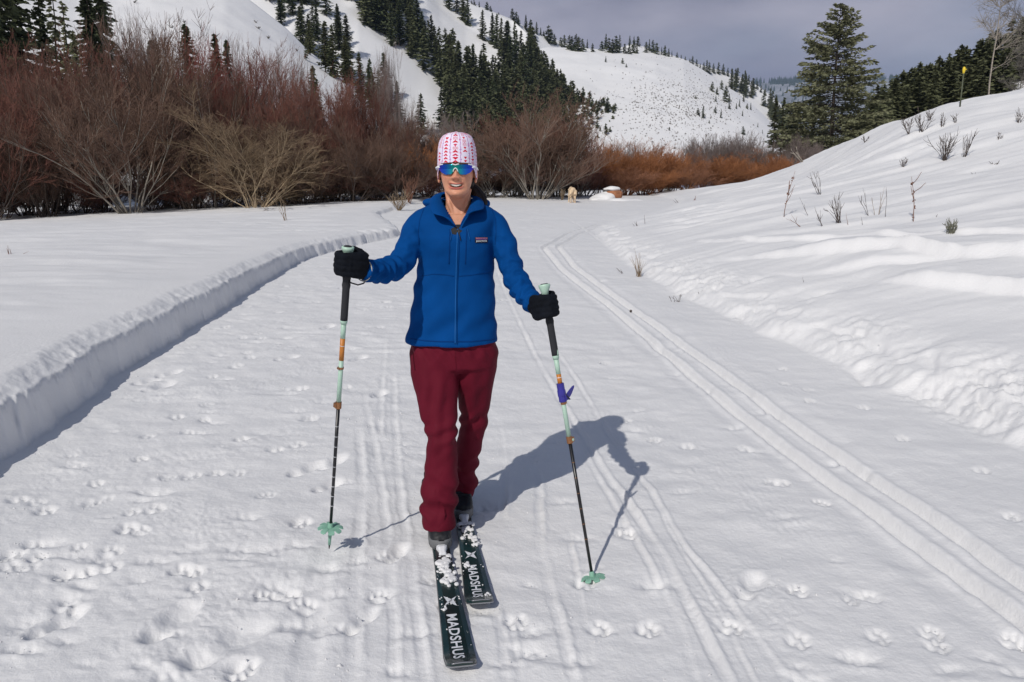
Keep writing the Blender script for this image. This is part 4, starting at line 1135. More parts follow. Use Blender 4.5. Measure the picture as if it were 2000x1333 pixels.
plant('dry_plant', 1572, 552, 16, 1, 0, 'short thin twig on the smooth snow right of the bank', M_DARKTW, 66, (-.3, 0), .003, 0)
plant('dry_plant', 1355, 392, 12, 3, .6, 'reddish twig on the crest of the rise by the bend', M_RUST, 67, (-.1, 0), .003, 0)
plant('dry_plant', 1325, 398, 16, 3, .9, 'faint thin twig on the snow beyond the bend', M_DARKTW, 68, (-.5, 0), .002, 0)
plant('broken_stub', 18, 497, 22, 3, .18, 'broken rusty stub standing in the left snow field', M_RUST, 69, (-.05, 0), .006, 0)
plant('fallen_twig', 36, 496, 22, 1, 0, 'rusty twig lying beside the broken stub in the left snow field', M_RUST, 70, (4, 0), .004, 0)
plant('dry_plant', 556, 431, 56, 5, .28, 'slender pale twigs alone in the left field in front of the thicket', M_STRAW, 71, (-.15, 0), .004, 2)
plant('dry_plant', 104, 415, 26, 3, .4, 'thin twig in the shaded snow at the left edge of the thicket', M_DARKTW, 72, (0, 0), .004, 1)
plant('dry_shrub', 780, 412, 46, 26, .85, 'small sprawling straw-coloured shrub left of the skier\'s shoulder', M_STRAW, 73, (0, 0), .004, 3, cat='shrub')
plant('dry_shrub', 800, 398, 60, 18, .35, 'upright rusty twigs behind the small straw-coloured shrub', M_RUST, 74, (0, 0), .004, 3, cat='shrub')
plant('dry_grass', 1098, 391, 26, 40, .25, 'pale tuft of dry grass next to the dog', M_STRAW, 75, (0, 0), .006, 0, cat='grass')
plant('brush_pile', 30, 405, 70, 34, 1.2, 'dark heap of fallen branches at the left edge of the snow', M_DARKTW, 76, (.3, 0), .02, 4, cat='branches', wob=.12)
plant('brush_pile', 205, 410, 44, 22, 1.25, 'low tangle of dark dead branches under the brown willow', M_DARKTW, 77, (-.5, 0), .018, 4, cat='branches', wob=.12)
plant('fallen_branch', 1568, 302, 40, 4, .5, 'pale fallen branches at the foot of the spruce', M_PALEBARK, 78, (-.9, 0), .02, 3, cat='branch')

# tree beyond the left edge that throws the shade on the field
_a = conifer(Vector((-23.5, 17.5, .2)), 9.5, 'conifer just outside the left edge that shades the snow', None, 0)

# post with yellow cap
h = hit(1875, 209); gz = ground_z(h.x, h.y); ph = 66 / FPX * h.y
t = empty('marker_post', (h.x, h.y, gz)); tag(t, 'thin dark post with a bright yellow cap on the right skyline', 'post')
b = MB(); b.tube([(0, 0, -.2), (0, 0, ph - .08)], .020, 8); b.build('post', mat('post_paint', (.075, .085, .05), .6, noise=.2, nscale=10), t)
b = MB(); b.tube([(0, 0, ph - .10), (0, 0, ph - .06), (0, 0, ph - .02), (0, 0, ph + .03), (0, 0, ph + .07), (0, 0, ph + .085)], [.02, .032, .04, .04, .03, .01], 12)
b.box((.045, 0, ph + .01), .05, .03, .025); b.build('cap', mat('yellow_plastic', (.75, .55, .03), .4), t)

# boulder capped with snow beyond the bend
D = 34.0; c = P(1197, 372, D); zb = float(base_z(np.array([c.x]), np.array([D]))[0])
t = empty('boulder', (c.x, D, zb - .02)); tag(t, 'reddish-brown boulder with a thick cap of snow beyond the bend', 'rock')
b = MB(); b.box((.05, -.05, .22), .86, .5, .42); o = b.build('stone', [mat('red_rock', (.30, .125, .06), .9, noise=.3, nscale=6, bump=.5, bscale=12, bdist=.05)], t)
def rough_up(o, lv, amp, fr, sd):
    m = o.modifiers.new('s', 'SUBSURF'); m.levels = lv; m.render_levels = lv; apply_mods(o)
    v = get_v(o.data); n = get_n(o.data); k = amp * (perlin(v[:, 0] * fr + v[:, 2] * 3, v[:, 1] * fr + v[:, 2] * fr, sd))
    set_v(o.data, v + n * k[:, None]); o.data.polygons.foreach_set('use_smooth', [True] * len(o.data.polygons)); return o
rough_up(o, 3, .05, 4, 1); o.scale = (1.1, 1.1, 1.1)
b = MB(); b.box((-.05, 0, .44), .80, .56, .22); o = b.build('snow_cap', [M_SNOW], t); rough_up(o, 3, .05, 3, 2); o.scale = (1.1, 1.1, 1.1)
b = MB(); b.ball((-.55, .05, -.08), 1.0, 24, 12, (.75, .7, .36), Matrix.Rotation(-.38, 3, 'Y')); b.ball((.3, -.4, -.17), 1.0, 24, 12, (1.5, .8, .27)); o = b.build('snow_drift', [M_SNOW], t); rough_up(o, 1, .05, 2, 3)
# pine cone in the track
h = hit(1232, 611); b = MB()
b.ball((0, 0, .03), .035, 10, 8, (1, .8, 1.3)); 
for k in range(18):
    a = k * 2.4; zc = .0 + .06 * k / 18; b.box((math.cos(a) * .033, math.sin(a) * .027, zc + .003), .018, .018, .006, Matrix.Rotation(a, 3, 'Z'))
o = b.build('pine_cone', [M_DARKTW]); o.location = (h.x, h.y, ground_z(h.x, h.y) + .004); o.scale = (.36, .36, .36); tag(o, 'small dark pine cone lying in the groomed ski track', 'cone')
# ------------------------------------------------------------------ skis, poles
M_BLACK = mat('black_softshell', (.010, .011, .015), .75, bump=.25, bscale=300, bdist=.002, spec=.3)
M_SKITOP = mat('dark_green_topsheet', (.004, .022, .022), .30, noise=.5, nscale=5, spec=.5, coat=.3)
M_SKIEDGE = mat('ski_edge', (.30, .31, .33), .35, metal=.6)
M_WHITE = mat('white_print', (.72, .74, .78), .5, noise=.15, nscale=60)
M_MINT = mat('mint_plastic', (.42, .60, .49), .45, noise=.06, nscale=30)
M_MINTD = mat('mint_basket', (.24, .46, .35), .5, noise=.12, nscale=40)
M_ORANGE = mat('orange_band', (.52, .19, .03), .45, noise=.1, nscale=30)
M_BRONZE = mat('bronze_clamp', (.36, .17, .08), .35, metal=.7)
M_CARBON = mat('black_shaft', (.012, .012, .014), .32)
M_FOAM = mat('black_foam_grip', (.018, .019, .024), .85, bump=.3, bscale=400, bdist=.001)
M_PURPLE = mat('indigo_plastic', (.035, .030, .27), .45, noise=.1, nscale=40)
M_CLEARWHT = mat('white_plastic', (.75, .76, .78), .35)

def text_mesh(txt, size):
    cu = bpy.data.curves.new('t', 'FONT'); cu.body = txt; cu.size = size; cu.resolution_u = 3; cu.offset = size * .018; cu.space_character = 1.05
    o = bpy.data.objects.new('t', cu); COL.objects.link(o)
    dg = bpy.context.evaluated_depsgraph_get(); dg.update()
    me = bpy.data.meshes.new_from_object(o.evaluated_get(dg)); bpy.data.objects.remove(o)
    return me

def make_ski(tip, toe, tail_len, label, seed, prints):
    """local frame: +X to the tip along the ground, Y across, Z up; origin under the toe binding"""
    dx, dy = tip[0] - toe[0], tip[1] - toe[1]; Lf = math.hypot(dx, dy); rz = math.atan2(dy, dx)
    z0 = ground_z(toe[0], toe[1]) + .004
    t = empty('ski', (toe[0], toe[1], z0), rz); tag(t, label, 'ski', 'backcountry skis')
    def zs(s):      # camber and upturned tip
        z = .012 + .004 * max(0, 1 - (s / Lf) ** 2)
        k = s - (Lf - .13)
        if k > 0: z += .030 * (k / .13) ** 2.1
        k = -s - (tail_len - .08)
        if k > 0: z += .02 * (k / .08) ** 2
        return z
    def hw(s):
        w = np.interp(s, [-tail_len, -tail_len + .10, -.2, 0, .2, Lf * .8, Lf - .10, Lf], [.036, .043, .035, .0335, .036, .047, .0495, .0455])
        k = (s - (Lf - .030)) / .030
        if k > 0: w *= math.sqrt(max(.0, 1 - k ** 2 * .55))
        k = (-s - (tail_len - .03)) / .03
        if k > 0: w *= math.sqrt(max(.1, 1 - k * k * .8))
        return w
    S = np.concatenate([np.linspace(-tail_len, Lf - .16, 50), np.linspace(Lf - .15, Lf, 22)])
    bt = MB(); rings = []
    for s in S:
        w, z = hw(s), zs(s)
        sl_ = (zs(s + .002) - zs(s - .002)) / .004; nx = -sl_ * .010
        rings.append([(s, -w, z - .008), (s, w, z - .008), (s + nx * .3, w * .985, z), (s + nx * .3, w * .6, z + .003), (s + nx * .3, -w * .6, z + .003), (s + nx * .3, -w * .985, z)])
    bt.rings(rings); o = bt.build('topsheet', [M_SKITOP], t, sm=False)
    be = MB(); rings = []
    for s in S:
        w, z = hw(s) + .0015, zs(s) - .011
        rings.append([(s, -w, z - .003), (s, w, z - .003), (s, w, z + .002), (s, -w, z + .002)])
    be.rings(rings); be.build('base', [M_SKIEDGE], t, sm=False)
    # raised lip at the very tip
    bl = MB(); bl.tube([(Lf + .0008, -.032 + .064 * k / 8, zs(Lf) + .0005 + .0016 * math.sin(PI * k / 8)) for k in range(9)], .0022, 6); bl.build('tip_rim', [M_SKIEDGE], t)
    # lettering, read from the toe towards the tip
    size, s0 = prints
    me = text_mesh('MADSHUS', size); v = get_v(me)
    x = v[:, 0] * 1.0; y = v[:, 1]
    h = (y.max() - y.min()) or 1
    yy = (y - y.min()) / h * .036 - .022 
    xx = (x - x.min()) / (x.max() - x.min()) * (Lf - .045 - s0) + s0
    # letters rise to the viewer's right: +y of the text is the ski's right-hand side seen from the tip
    out = np.stack([xx, yy, np.array([zs(a) for a in xx]) + .0042], 1)
    set_v(me, out); me.materials.append(M_WHITE); link('lettering', me, t)
    b = MB(); c = s0 - .085
    for pts in ([(-.036, -.022), (.004, -.012), (.002, .003), (-.010, .006)], [(.036, .020), (-.004, .012), (-.002, -.003), (.010, -.006)], [(.030, -.024), (.008, -.014), (.002, -.001), (.012, -.004)], [(-.030, .024), (-.008, .014), (-.002, .001), (-.012, .004)]):
        b.add([(c + p[0], p[1], zs(c) + .0046) for p in pts], [(0, 1, 2, 3)])
    b.build('emblem', [M_WHITE], t, sm=False)
    # binding toe piece
    b = MB()
    rr_ = []
    for k, (s, w, z) in enumerate([(-.005, .021, .030), (.012, .024, .034), (.030, .019, .036), (.046, .014, .030), (.060, .017, .024), (.068, .015, .019)]):
        zz_ = zs(s); rr_.append([(s, -w, zz_ + .002), (s, w, zz_ + .002), (s, w * .85, zz_ + z - .008), (s, w * .5, zz_ + z - .004), (s, -w * .5, zz_ + z - .004), (s, -w * .85, zz_ + z - .008)])
    b.rings(rr_); b.build('binding', [M_CLEARWHT], t, sm=False)
    b = MB(); b.box((.045, 0, zs(0) + .006), .11, .052, .012); b.box((-.12, 0, zs(0) + .010), .16, .05, .018); b.box((.0, 0, zs(0) + .040), .012, .022, .006); b.build('binding_plate', [M_CARBON], t, sm=False)
    # snow lying on the ski
    r = random.Random(seed); b = MB()
    def clump(s, y, q, n):
        for k in range(n):
            ss = s + r.gauss(0, q); yy_ = max(-.04, min(.04, y + r.gauss(0, q * .45))); rad = q * r.choice([.12, .18, .25, .36, .5])
            b.ball((ss, yy_, zs(ss) + .003 + rad * .35), rad, 7, 5, (1.2, 1, .7))
    clump(.11 if seed == 1 else .10, .0, .028, 34); clump(.17, -.012, .022, 12)
    if seed == 1:
        clump(.235, .008, .024, 50); clump(.25, .025, .02, 16); clump(.44, -.032, .014, 10)
    else:
        clump(.20, .02, .022, 24); clump(.26, .028, .018, 16); clump(.42, -.022, .016, 14); clump(Lf - .06, .03, .012, 8)
    for k in range(150):
        ss = r.uniform(.06, Lf - .03)
        if float(perlin(np.array([ss * 14.0]), np.array([seed * 3.3]), 7)[0]) < .05 + r.uniform(-.15, .15): continue
        w = hw(ss); e = r.random(); yy_ = (w * r.choice([-1, 1]) * r.uniform(.7, .95)) if e < .55 else r.uniform(-w, w)
        b.ball((ss, yy_, zs(ss) + .004), r.choice([.0010, .0014, .002, .0035]), 5, 4, (1.5, 1, .8))
    for k in range(40):
        ss = -r.uniform(tail_len * .5, tail_len - .02); b.ball((ss, r.uniform(-.03, .03), zs(ss) + .004), r.uniform(.004, .011), 6, 4, (1.3, 1, .7))
    o = b.build('snow_crust', [M_SNOW]); fuse(o, .0017, 2, .5); o.parent = t; tag(o, kind='stuff')
    return t
SKI_A = ((-.150, 2.085), (-.284, 2.875)); SKI_B = ((-.108, 2.44), (-.212, 3.165))
make_ski(*SKI_A, .80, 'dark green ski further forward, its heap of snow lying behind the emblem', 1, (.1, .485))
make_ski(*SKI_B, .80, 'dark green ski further back on the right, with less snow on it', 2, (.1, .43))

def make_pole(tip, top, name_label, marks, seed, clip=False):
    tip = Vector(tip); top = Vector(top); ax = (top - tip); Lp = ax.length; ax.normalize()
    q = ax.to_track_quat('Z', 'Y') @ Matrix.Rotation(PI, 3, 'Z').to_quaternion()
    t = empty('ski_pole', tip); t.rotation_mode = 'QUATERNION'; t.rotation_quaternion = q
    tag(t, name_label, 'ski pole', 'ski poles held by the skier')
    def tp(py):    # length along the pole at a photograph row
        lo, hi = 0.0, Lp
        for _ in range(40):
            m = (lo + hi) / 2
            if project(tip + ax * m)[1] > py: lo = m
            else: hi = m
        return lo
    def seg(name, a, b, r0, r1, m, n=14, parent=None):
        s = MB(); s.tube([(0, 0, a), (0, 0, b)], [r0, r1], n); return s.build(name, [m], parent or t)
    k = {n: tp(v) for n, v in marks.items()}
    seg('lower_shaft', k['bsk'] - .01, k['clamp1'] + .01, .0058, .0072, M_CARBON)
    for i in range(9 if not clip else 6):
        z = k['clamp1'] - .075 - i * (.043 if not clip else .060)
        o = seg('depth_mark', z, z + .0018, .0070, .0071, M_WHITE if not clip else M_BRONZE)
    if not clip:
        b = MB(); z = tp(965)
        b.add([(0.0, -.0075, z - .012), (.005, -.0072, z), (0, -.0075, z + .012), (-.005, -.0072, z)], [(0, 1, 2, 3)]); b.build('emblem', [M_WHITE], t, False)
    seg('upper_shaft', k['clamp0'], k['or0'], .0088, .0088, M_MINT)
    seg('orange_band', k['or0'], k['or1'], .0092, .0092, M_ORANGE)
    seg('white_line', (k['or0'] * .35 + k['or1'] * .65), (k['or0'] * .35 + k['or1'] * .65) + .002, .0094, .0094, M_WHITE)
    seg('upper_shaft', k['or1'], k['foam'], .0092, .0098, M_MINT)
    b = MB(); b.tube([(0, 0, k['foam'] - .006), (0, 0, k['foam'] + .004), (0, 0, k['foam'] + .016)], [.0115, .0135, .0125], 14); b.tube([(.0, -.010, k['foam'] + .01), (0, -.013, k['foam'] + .03)], [.006, .001], 8); b.build('grip_collar', [M_MINT], t)
    b = MB(); z = (k['clamp0'] + k['clamp1']) / 2
    b.tube([(0, 0, z - .013), (0, 0, z + .013)], .0118, 14); b.box((.010, -.004, z), .010, .016, .018); b.box((0, -.011, z), .014, .008, .016); b.build('clamp', [M_BRONZE], t, False)
    b = MB(); b.ball((.002, -.016, z), .006, 8, 6, (1, .4, 1)); b.build('clamp_lever', [M_MINT], t)
    b = MB(); z2 = k['ring']; b.tube([(0, 0, z2 - .004), (0, 0, z2 + .004)], .0112, 12); b.box((.010, 0, z2), .008, .012, .007); b.build('ring', [M_BRONZE], t, False)
    # foam grip with a knob under the hand
    zt0, zt1 = k['foam'] + .008, Lp - .035
    s = MB(); n = 16; pts = [(0, 0, zt0 + (zt1 - zt0) * i / n) for i in range(n + 1)]
    s.tube(pts, [.0135 + (.0035 * math.exp(-((i / n - .58) / .03) ** 2)) + .0015 * math.sin(i * 2.0) * (1 if i > 10 else 0) + (.002 if i > 10 else 0) for i in range(n + 1)], 16); s.build('grip', [M_FOAM], t)
    s = MB(); s.tube([(0, 0, Lp - .045), (0, 0, Lp - .025), (.002, 0, Lp - .008), (.004, 0, Lp), (.004, 0, Lp + .004)], [.013, .014, .021, .023, .020], 18); s.build('grip_cap', [M_MINT], t)
    s = MB(); s.tube([(.004, 0, Lp + .003), (.004, 0, Lp + .007)], [.017, .012], 18); s.build('cap_pad', [M_FOAM], t)
    # basket of eight petals, ferrule, tip
    zb = k['bsk']; s = MB()
    s.tube([(0, 0, zb - .022), (0, 0, zb - .004), (0, 0, zb + .006), (0, 0, zb + .022)], [.009, .012, .0115, .0085], 12)
    s.tube([(0, 0, zb + .000), (0, 0, zb + .003)], .032, 24)
    for i in range(8):
        a = 2 * PI * i / 8 + .2; c, sn = math.cos(a), math.sin(a)
        rr_ = []
        for (r_, w, z) in [(.010, .006, .001), (.022, .0075, .003), (.034, .011, .002), (.044, .0125, -.001), (.050, .008, -.004)]:
            rr_.append([Vector((c * r_ - sn * w * e[0], sn * r_ + c * w * e[0], zb + z + e[1])) for e in ((-1, -.0016), (1, -.0016), (1, .0016), (-1, .0016))])
        s.rings(rr_)
    s.build('basket', [M_MINTD], t, False)
    s = MB(); s.tube([(0, 0, .014), (0, 0, zb - .018)], [.0055, .0080], 12); s.build('ferrule', [M_MINTD], t)
    s = MB(); s.tube([(0, 0, -.004), (0, 0, .016)], [.0022, .0042], 8); s.build('tip', [M_CARBON], t)
    if clip:
        s = MB(); a, b_ = k['clip0'], k['clip1']; h_ = b_ - a
        s.tube([(0, 0, a), (0, 0, a + h_ * .3), (0, 0, a + h_ * .32), (0, 0, a + h_ * .62), (0, 0, a + h_ * .64), (0, 0, b_)], [.0150, .0150, .0165, .0160, .0145, .0145], 12)
        s.box((.006, -.011, a + h_ * .22), .016, .014, .022); s.build('ski_strap_clip', [M_PURPLE], t, False)
        s = MB(); rt = Matrix.Rotation(-.55, 3, 'Y')
        rr_ = []
        for (l, w, th) in [(.008, .006, .005), (.020, .010, .005), (.040, .009, .004), (.064, .005, .003), (.072, .002, .002)]:
            rr_.append([rt @ Vector((l, e[0] * th - .012, e[1] * w * .8)) + Vector((.006, 0, a + h_ * .14)) for e in ((-1, -1), (1, -1), (1, 1), (-1, 1))])
        s.rings(rr_); s.build('clip_lever', [M_PURPLE], t, False)
        s = MB(); s.tube([(.0, -.015, a + h_ * .40), (.016, -.021, a + h_ * .08), (.022, -.016, a + h_ * .06)], .0028, 6); s.build('clip_band', [M_CARBON], t)
    return t, tp, ax, q
PL_tip = P(643, 1070, 2.885); PL_top = P(681, 484, 2.76)
PR_tip = Vector((.318, 2.700, -.065)); PR_top = P(1062, 558, 2.86)
poleL = make_pole(PL_tip, PL_top, 'ski pole held off the snow on the left, long orange band on mint shaft', dict(bsk=1031, clamp0=785, clamp1=798, or0=704, or1=661, foam=630, ring=719), 1)
poleR = make_pole(PR_tip, PR_top, 'ski pole planted in the snow on the right, indigo clip on mint shaft', dict(bsk=1127, clamp0=853, clamp1=866, or0=752, or1=731, foam=699, ring=788, clip0=785, clip1=749), 2, True)
# ------------------------------------------------------------------ the skier
PERSON = empty('person', (-.22, 3.12, ground_z(-.22, 3.12)))
tag(PERSON, 'smiling person on skis in blue jacket, maroon trousers, patterned white beanie and mirrored sunglasses', 'person')
PINV = Matrix.Translation(-Vector(PERSON.location))
def adopt(o, parent=None):
    """meshes are modelled in world metres; hang them on the person without moving them"""
    v = get_v(o.data); v -= np.array(tuple(PERSON.location)); set_v(o.data, v); o.parent = parent or PERSON
    return o
M_JACKET = mat('blue_fleece', (.0007, .054, .222), .85, noise=.10, nscale=8, bump=.25, bscale=700, bdist=.0012, spec=.08)
M_SEAM = mat('blue_seam', (.0005, .034, .16), .8, spec=.1)
M_DKSEAM = mat('dark_maroon_seam', (.03, .004, .008), .8, spec=.1)
M_ZIP = mat('bright_blue_zip', (.002, .085, .30), .6, spec=.2)
M_PANTS = mat('maroon_softshell', (.112, .0065, .0185), .75, noise=.12, nscale=7, bump=.22, bscale=600, bdist=.0012, spec=.12)
M_SKIN = mat('skin', (.5, .3, .2), .5, attr='tint', sss=.06, bump=.12, bscale=260, bdist=.001, spec=.4)
M_HAIR = mat('dark_brown_hair', (.018, .010, .008), .45, noise=.3, nscale=80)
M_HAT = mat('printed_hat', (.8, .8, .8), .85, spec=.1, attr='tint', bump=.2, bscale=500, bdist=.001)
M_TEETH = mat('teeth', (.74, .70, .63), .35)
M_SHIRT = mat('black_shirt', (.012, .012, .014), .8)
M_GLOVE = mat('black_glove', (.0045, .006, .010), .85, noise=.3, nscale=40, bump=.4, bscale=220, bdist=.002, spec=.15)
M_BOOT = mat('black_boot', (.006, .007, .010), .6, bump=.25, bscale=200, bdist=.002)
M_SOLE = mat('grey_rubber', (.15, .155, .16), .7)

def ell_ring(c, rx, ry, n=40, p=2.3, tilt=None):
    out = []
    for k in range(n):
        a = 2 * PI * k / n; ca, sa = math.cos(a), math.sin(a)
        q = Vector((rx * abs(ca) ** (2 / p) * (1 if ca > 0 else -1), ry * abs(sa) ** (2 / p) * (1 if sa > 0 else -1), 0))
        if tilt is not None: q = tilt @ q
        out.append(c + q)
    return out
def px_ring(py, L_, R_, D, ry, p=2.3, n=40):
    c = P((L_ + R_) / 2, py, D); zc = project(c)[2]
    return ell_ring(c, (R_ - L_) / 2 * zc / FPX, ry, n, p)
def limb(pts, n=20, sub=6):
    """pts: (px,py,D,radius) -> smooth tube through them"""
    Q = [P(a, b, c) for a, b, c, r in pts]; Rr = [r for *_, r in pts]
    out = []; rad = []
    for i in range(len(Q) - 1):
        p0 = Q[max(i - 1, 0)]; p1 = Q[i]; p2 = Q[i + 1]; p3 = Q[min(i + 2, len(Q) - 1)]
        for k in range(sub):
            t = k / sub
            q = .5 * ((2 * p1) + (p2 - p0) * t + (2 * p0 - 5 * p1 + 4 * p2 - p3) * t * t + (3 * p1 - p0 - 3 * p2 + p3) * t ** 3)
            out.append(q); rad.append(Rr[i] * (1 - t) + Rr[i + 1] * t)
    out.append(Q[-1]); rad.append(Rr[-1])
    return out, rad
def near_curve(v, pts):
    """for every vertex: distance along and away from a polyline, and the angle round it"""
    A = np.array([tuple(p) for p in pts]); seg = A[1:] - A[:-1]; ln = np.linalg.norm(seg, axis=1); cum = np.concatenate([[0], np.cumsum(ln)])
    best = np.full(len(v), 9e9); tt = np.zeros(len(v)); off = np.zeros((len(v), 3))
    for i in range(len(seg)):
        w = v - A[i]; t = np.clip((w @ seg[i]) / (ln[i] ** 2 + 1e-12), 0, 1); o = w - t[:, None] * seg[i]; d = np.linalg.norm(o, axis=1)
        m = d < best; best[m] = d[m]; tt[m] = cum[i] + t[m] * ln[i]; off[m] = o[m]
    return tt, best, off, cum[-1]

# --- jacket: torso and sleeves as one skin
TORSO = [(667, 793, 974, 3.14, .128), (659, 794, 973, 3.14, .126), (644, 799, 970, 3.14, .119), (625, 802, 969, 3.14, .116), (600, 805, 968, 3.14, .113), (575, 808, 967, 3.14, .109), (550, 811, 966, 3.14, .106),
         (525, 815, 965, 3.14, .108), (500, 818, 964, 3.135, .115), (480, 819, 963, 3.13, .121), (462, 817, 964, 3.13, .121), (445, 813, 968, 3.135, .114), (430, 809, 972, 3.14, .103), (418, 811, 972, 3.15, .090), (408, 822, 962, 3.16, .075), (400, 838, 945, 3.165, .062), (392, 854, 930, 3.17, .052)]
SL = [(838, 436, 3.15, .050), (820, 440, 3.14, .054), (806, 462, 3.11, .0525), (796, 488, 3.07, .0505), (786, 510, 3.03, .050), (768, 524, 2.98, .048), (746, 530, 2.91, .044), (726, 530, 2.84, .040), (708, 527, 2.79, .038)]
SR = [(948, 436, 3.15, .050), (964, 440, 3.145, .054), (978, 466, 3.13, .0525), (990, 496, 3.11, .050), (1000, 524, 3.09, .048), (1008, 548, 3.05, .047), (1020, 568, 3.00, .044), (1034, 584, 2.95, .040), (1046, 599, 2.91, .037)]
b = MB()
b.rings([px_ring(*r) for r in TORSO])
lp, lr = limb(SL); rp, rr2 = limb(SR)
b.tube(lp, lr, 22); b.tube(rp, rr2, 22)
b.ball(P(828, 430, 3.15), .054, 16, 10, (1.0, 1.0, .85)); b.ball(P(954, 430, 3.15), .054, 16, 10, (1.0, 1.0, .85))
jk = b.build('jacket', [M_JACKET])
fuse(jk, .0055, 9, .5)
v = get_v(jk.data); nn = get_n(jk.data); disp = np.zeros(len(v))
for pts, sgn in ((lp, 1), (rp, -1)):
    t, d, off, tot = near_curve(v, pts)
    w = smooth(.085, .06, d) * smooth(.05, .12, t)
    ang = np.arctan2(off[:, 2], off[:, 0])
    u = t / tot
    el = np.exp(-((u - .60) / .22) ** 2); wr = smooth(.60, .9, u)
    ph = t * 95 + 1.2 * np.sin(ang * 2 + sgn) + 2.0 * perlin(t * 14, ang * .8, 71)
    f = np.sin(ph); f = np.where(f > 0, f, f * .6)
    disp += w * (.0062 * el * f + .0058 * wr * np.sin(ph * 1.35 + 1) + .0040 * perlin(t * 30, ang * 1.3, 72))
    disp += w * .005 * (np.sin(t * 60 + ang * 1.5) * np.exp(-((u - .2) / .15) ** 2))
    # cuff
    disp += w * .003 * smooth(.965, .985, u)
tz = v[:, 2]
front = (v[:, 1] < 3.14) * 1.0
arm_w = np.minimum(*[near_curve(v, p)[1] for p in (lp, rp)]); body_w = smooth(.05, .09, arm_w)
disp += body_w * (.0075 * perlin(v[:, 0] * 7 + tz * 5, tz * 6 - v[:, 0] * 3, 73) + .0035 * perlin(v[:, 0] * 16 - tz * 9, tz * 13, 74))
disp += body_w * .0070 * np.sin((tz + .55 * np.abs(v[:, 0] + .225)) * 62) * np.exp(-((tz - 1.09) / .05) ** 2) * smooth(.08, .16, np.abs(v[:, 0] + .225))
disp += body_w * .0055 * np.sin((tz - .9 * v[:, 0]) * 48) * np.exp(-((tz - .92) / .06) ** 2)
set_v(jk.data, v + nn * disp[:, None])
import bmesh
bm = bmesh.new(); bm.from_mesh(jk.data); dead = []
for vv in bm.verts:
    if vv.co.y > 3.16: continue
    X0, Y0, _z = project(vv.co)
    hwid = np.interp(Y0, [380, 395, 420, 447], [34, 27, 14, 0])
    if Y0 < 447 and abs(X0 - (893 + (Y0 - 395) * .03)) < hwid: dead.append(vv)
bmesh.ops.delete(bm, geom=dead, context='VERTS'); bm.to_mesh(jk.data); bm.free()
_m = jk.modifiers.new('th', 'SOLIDIFY'); _m.thickness = .002; _m.offset = -1; apply_mods(jk)
JB = BVHTree.FromObject(jk, bpy.context.evaluated_depsgraph_get())
CAMO = Vector((0, 0, CAM_Z))
def surf(px, py, off=.0015, bvh=None):
    d = ray(px, py).normalized(); h = (bvh or JB).ray_cast(CAMO, d)
    if h[0] is None: return None
    n = h[1] if h[1].dot(d) < 0 else -h[1]
    return h[0] + n * off, n
def ribbon(path, w, off, name, m, parent, bvh=None, thick=.0012, dens=4):
    """a flat strip laid on the cloth along photograph points"""
    pts = []
    for i in range(len(path) - 1):
        n = max(2, int(math.hypot(path[i + 1][0] - path[i][0], path[i + 1][1] - path[i][1]) / dens))
        for k in range(n): pts.append((path[i][0] + (path[i + 1][0] - path[i][0]) * k / n, path[i][1] + (path[i + 1][1] - path[i][1]) * k / n))
    pts.append(path[-1]); Q = [surf(a, c, off, bvh) for a, c in pts]; Q = [q for q in Q if q]
    rings = []
    for i, (p, n) in enumerate(Q):
        tdir = (Q[min(i + 1, len(Q) - 1)][0] - Q[max(i - 1, 0)][0]).normalized(); s = tdir.cross(n).normalized()
        rings.append([p - s * w, p - s * w * .5 + n * thick, p + s * w * .5 + n * thick, p + s * w, p - n * thick])
    b = MB(); b.rings(rings); return adopt(b.build(name, [m]), parent)
hems = []
ribbon([(894, 440), (892, 500), (890, 580), (889, 672)], .0034, .0010, 'zipper', M_ZIP, jk)
ribbon([(898, 455), (896, 500), (893, 580), (893, 674)], .0012, .0016, 'seam', M_SEAM, jk)
ribbon([(879, 448), (878, 490), (877, 516)], .0022, .0006, 'pocket_zip', M_SEAM, jk)
ribbon([(912, 448), (910, 490), (909, 516)], .0022, .0006, 'pocket_zip', M_SEAM, jk)
ribbon([(880, 448), (882, 458), (880, 470)], .0016, .0028, 'pull_cord', M_ZIP, jk)
ribbon([(913, 448), (915, 458), (918, 470)], .0016, .0028, 'pull_cord', M_ZIP, jk)
ribbon([(896, 446), (897, 458), (900, 470)], .0018, .0040, 'zip_pull', M_CARBON, jk)
ribbon([(824, 540), (845, 536), (868, 537), (887, 540)], .0011, .0006, 'seam', M_SEAM, jk)
ribbon([(897, 540), (920, 538), (945, 534), (962, 530)], .0011, .0006, 'seam', M_SEAM, jk)
ribbon([(802, 662), (830, 666), (860, 668), (887, 668), (920, 668), (966, 663)], .0022, .0006, 'hem_seam', M_SEAM, jk)
ribbon([(828, 408), (820, 430), (817, 455), (818, 478)], .0011, .0006, 'armhole_seam', M_SEAM, jk)
ribbon([(960, 408), (968, 430), (969, 455), (967, 478)], .0011, .0006, 'armhole_seam', M_SEAM, jk)
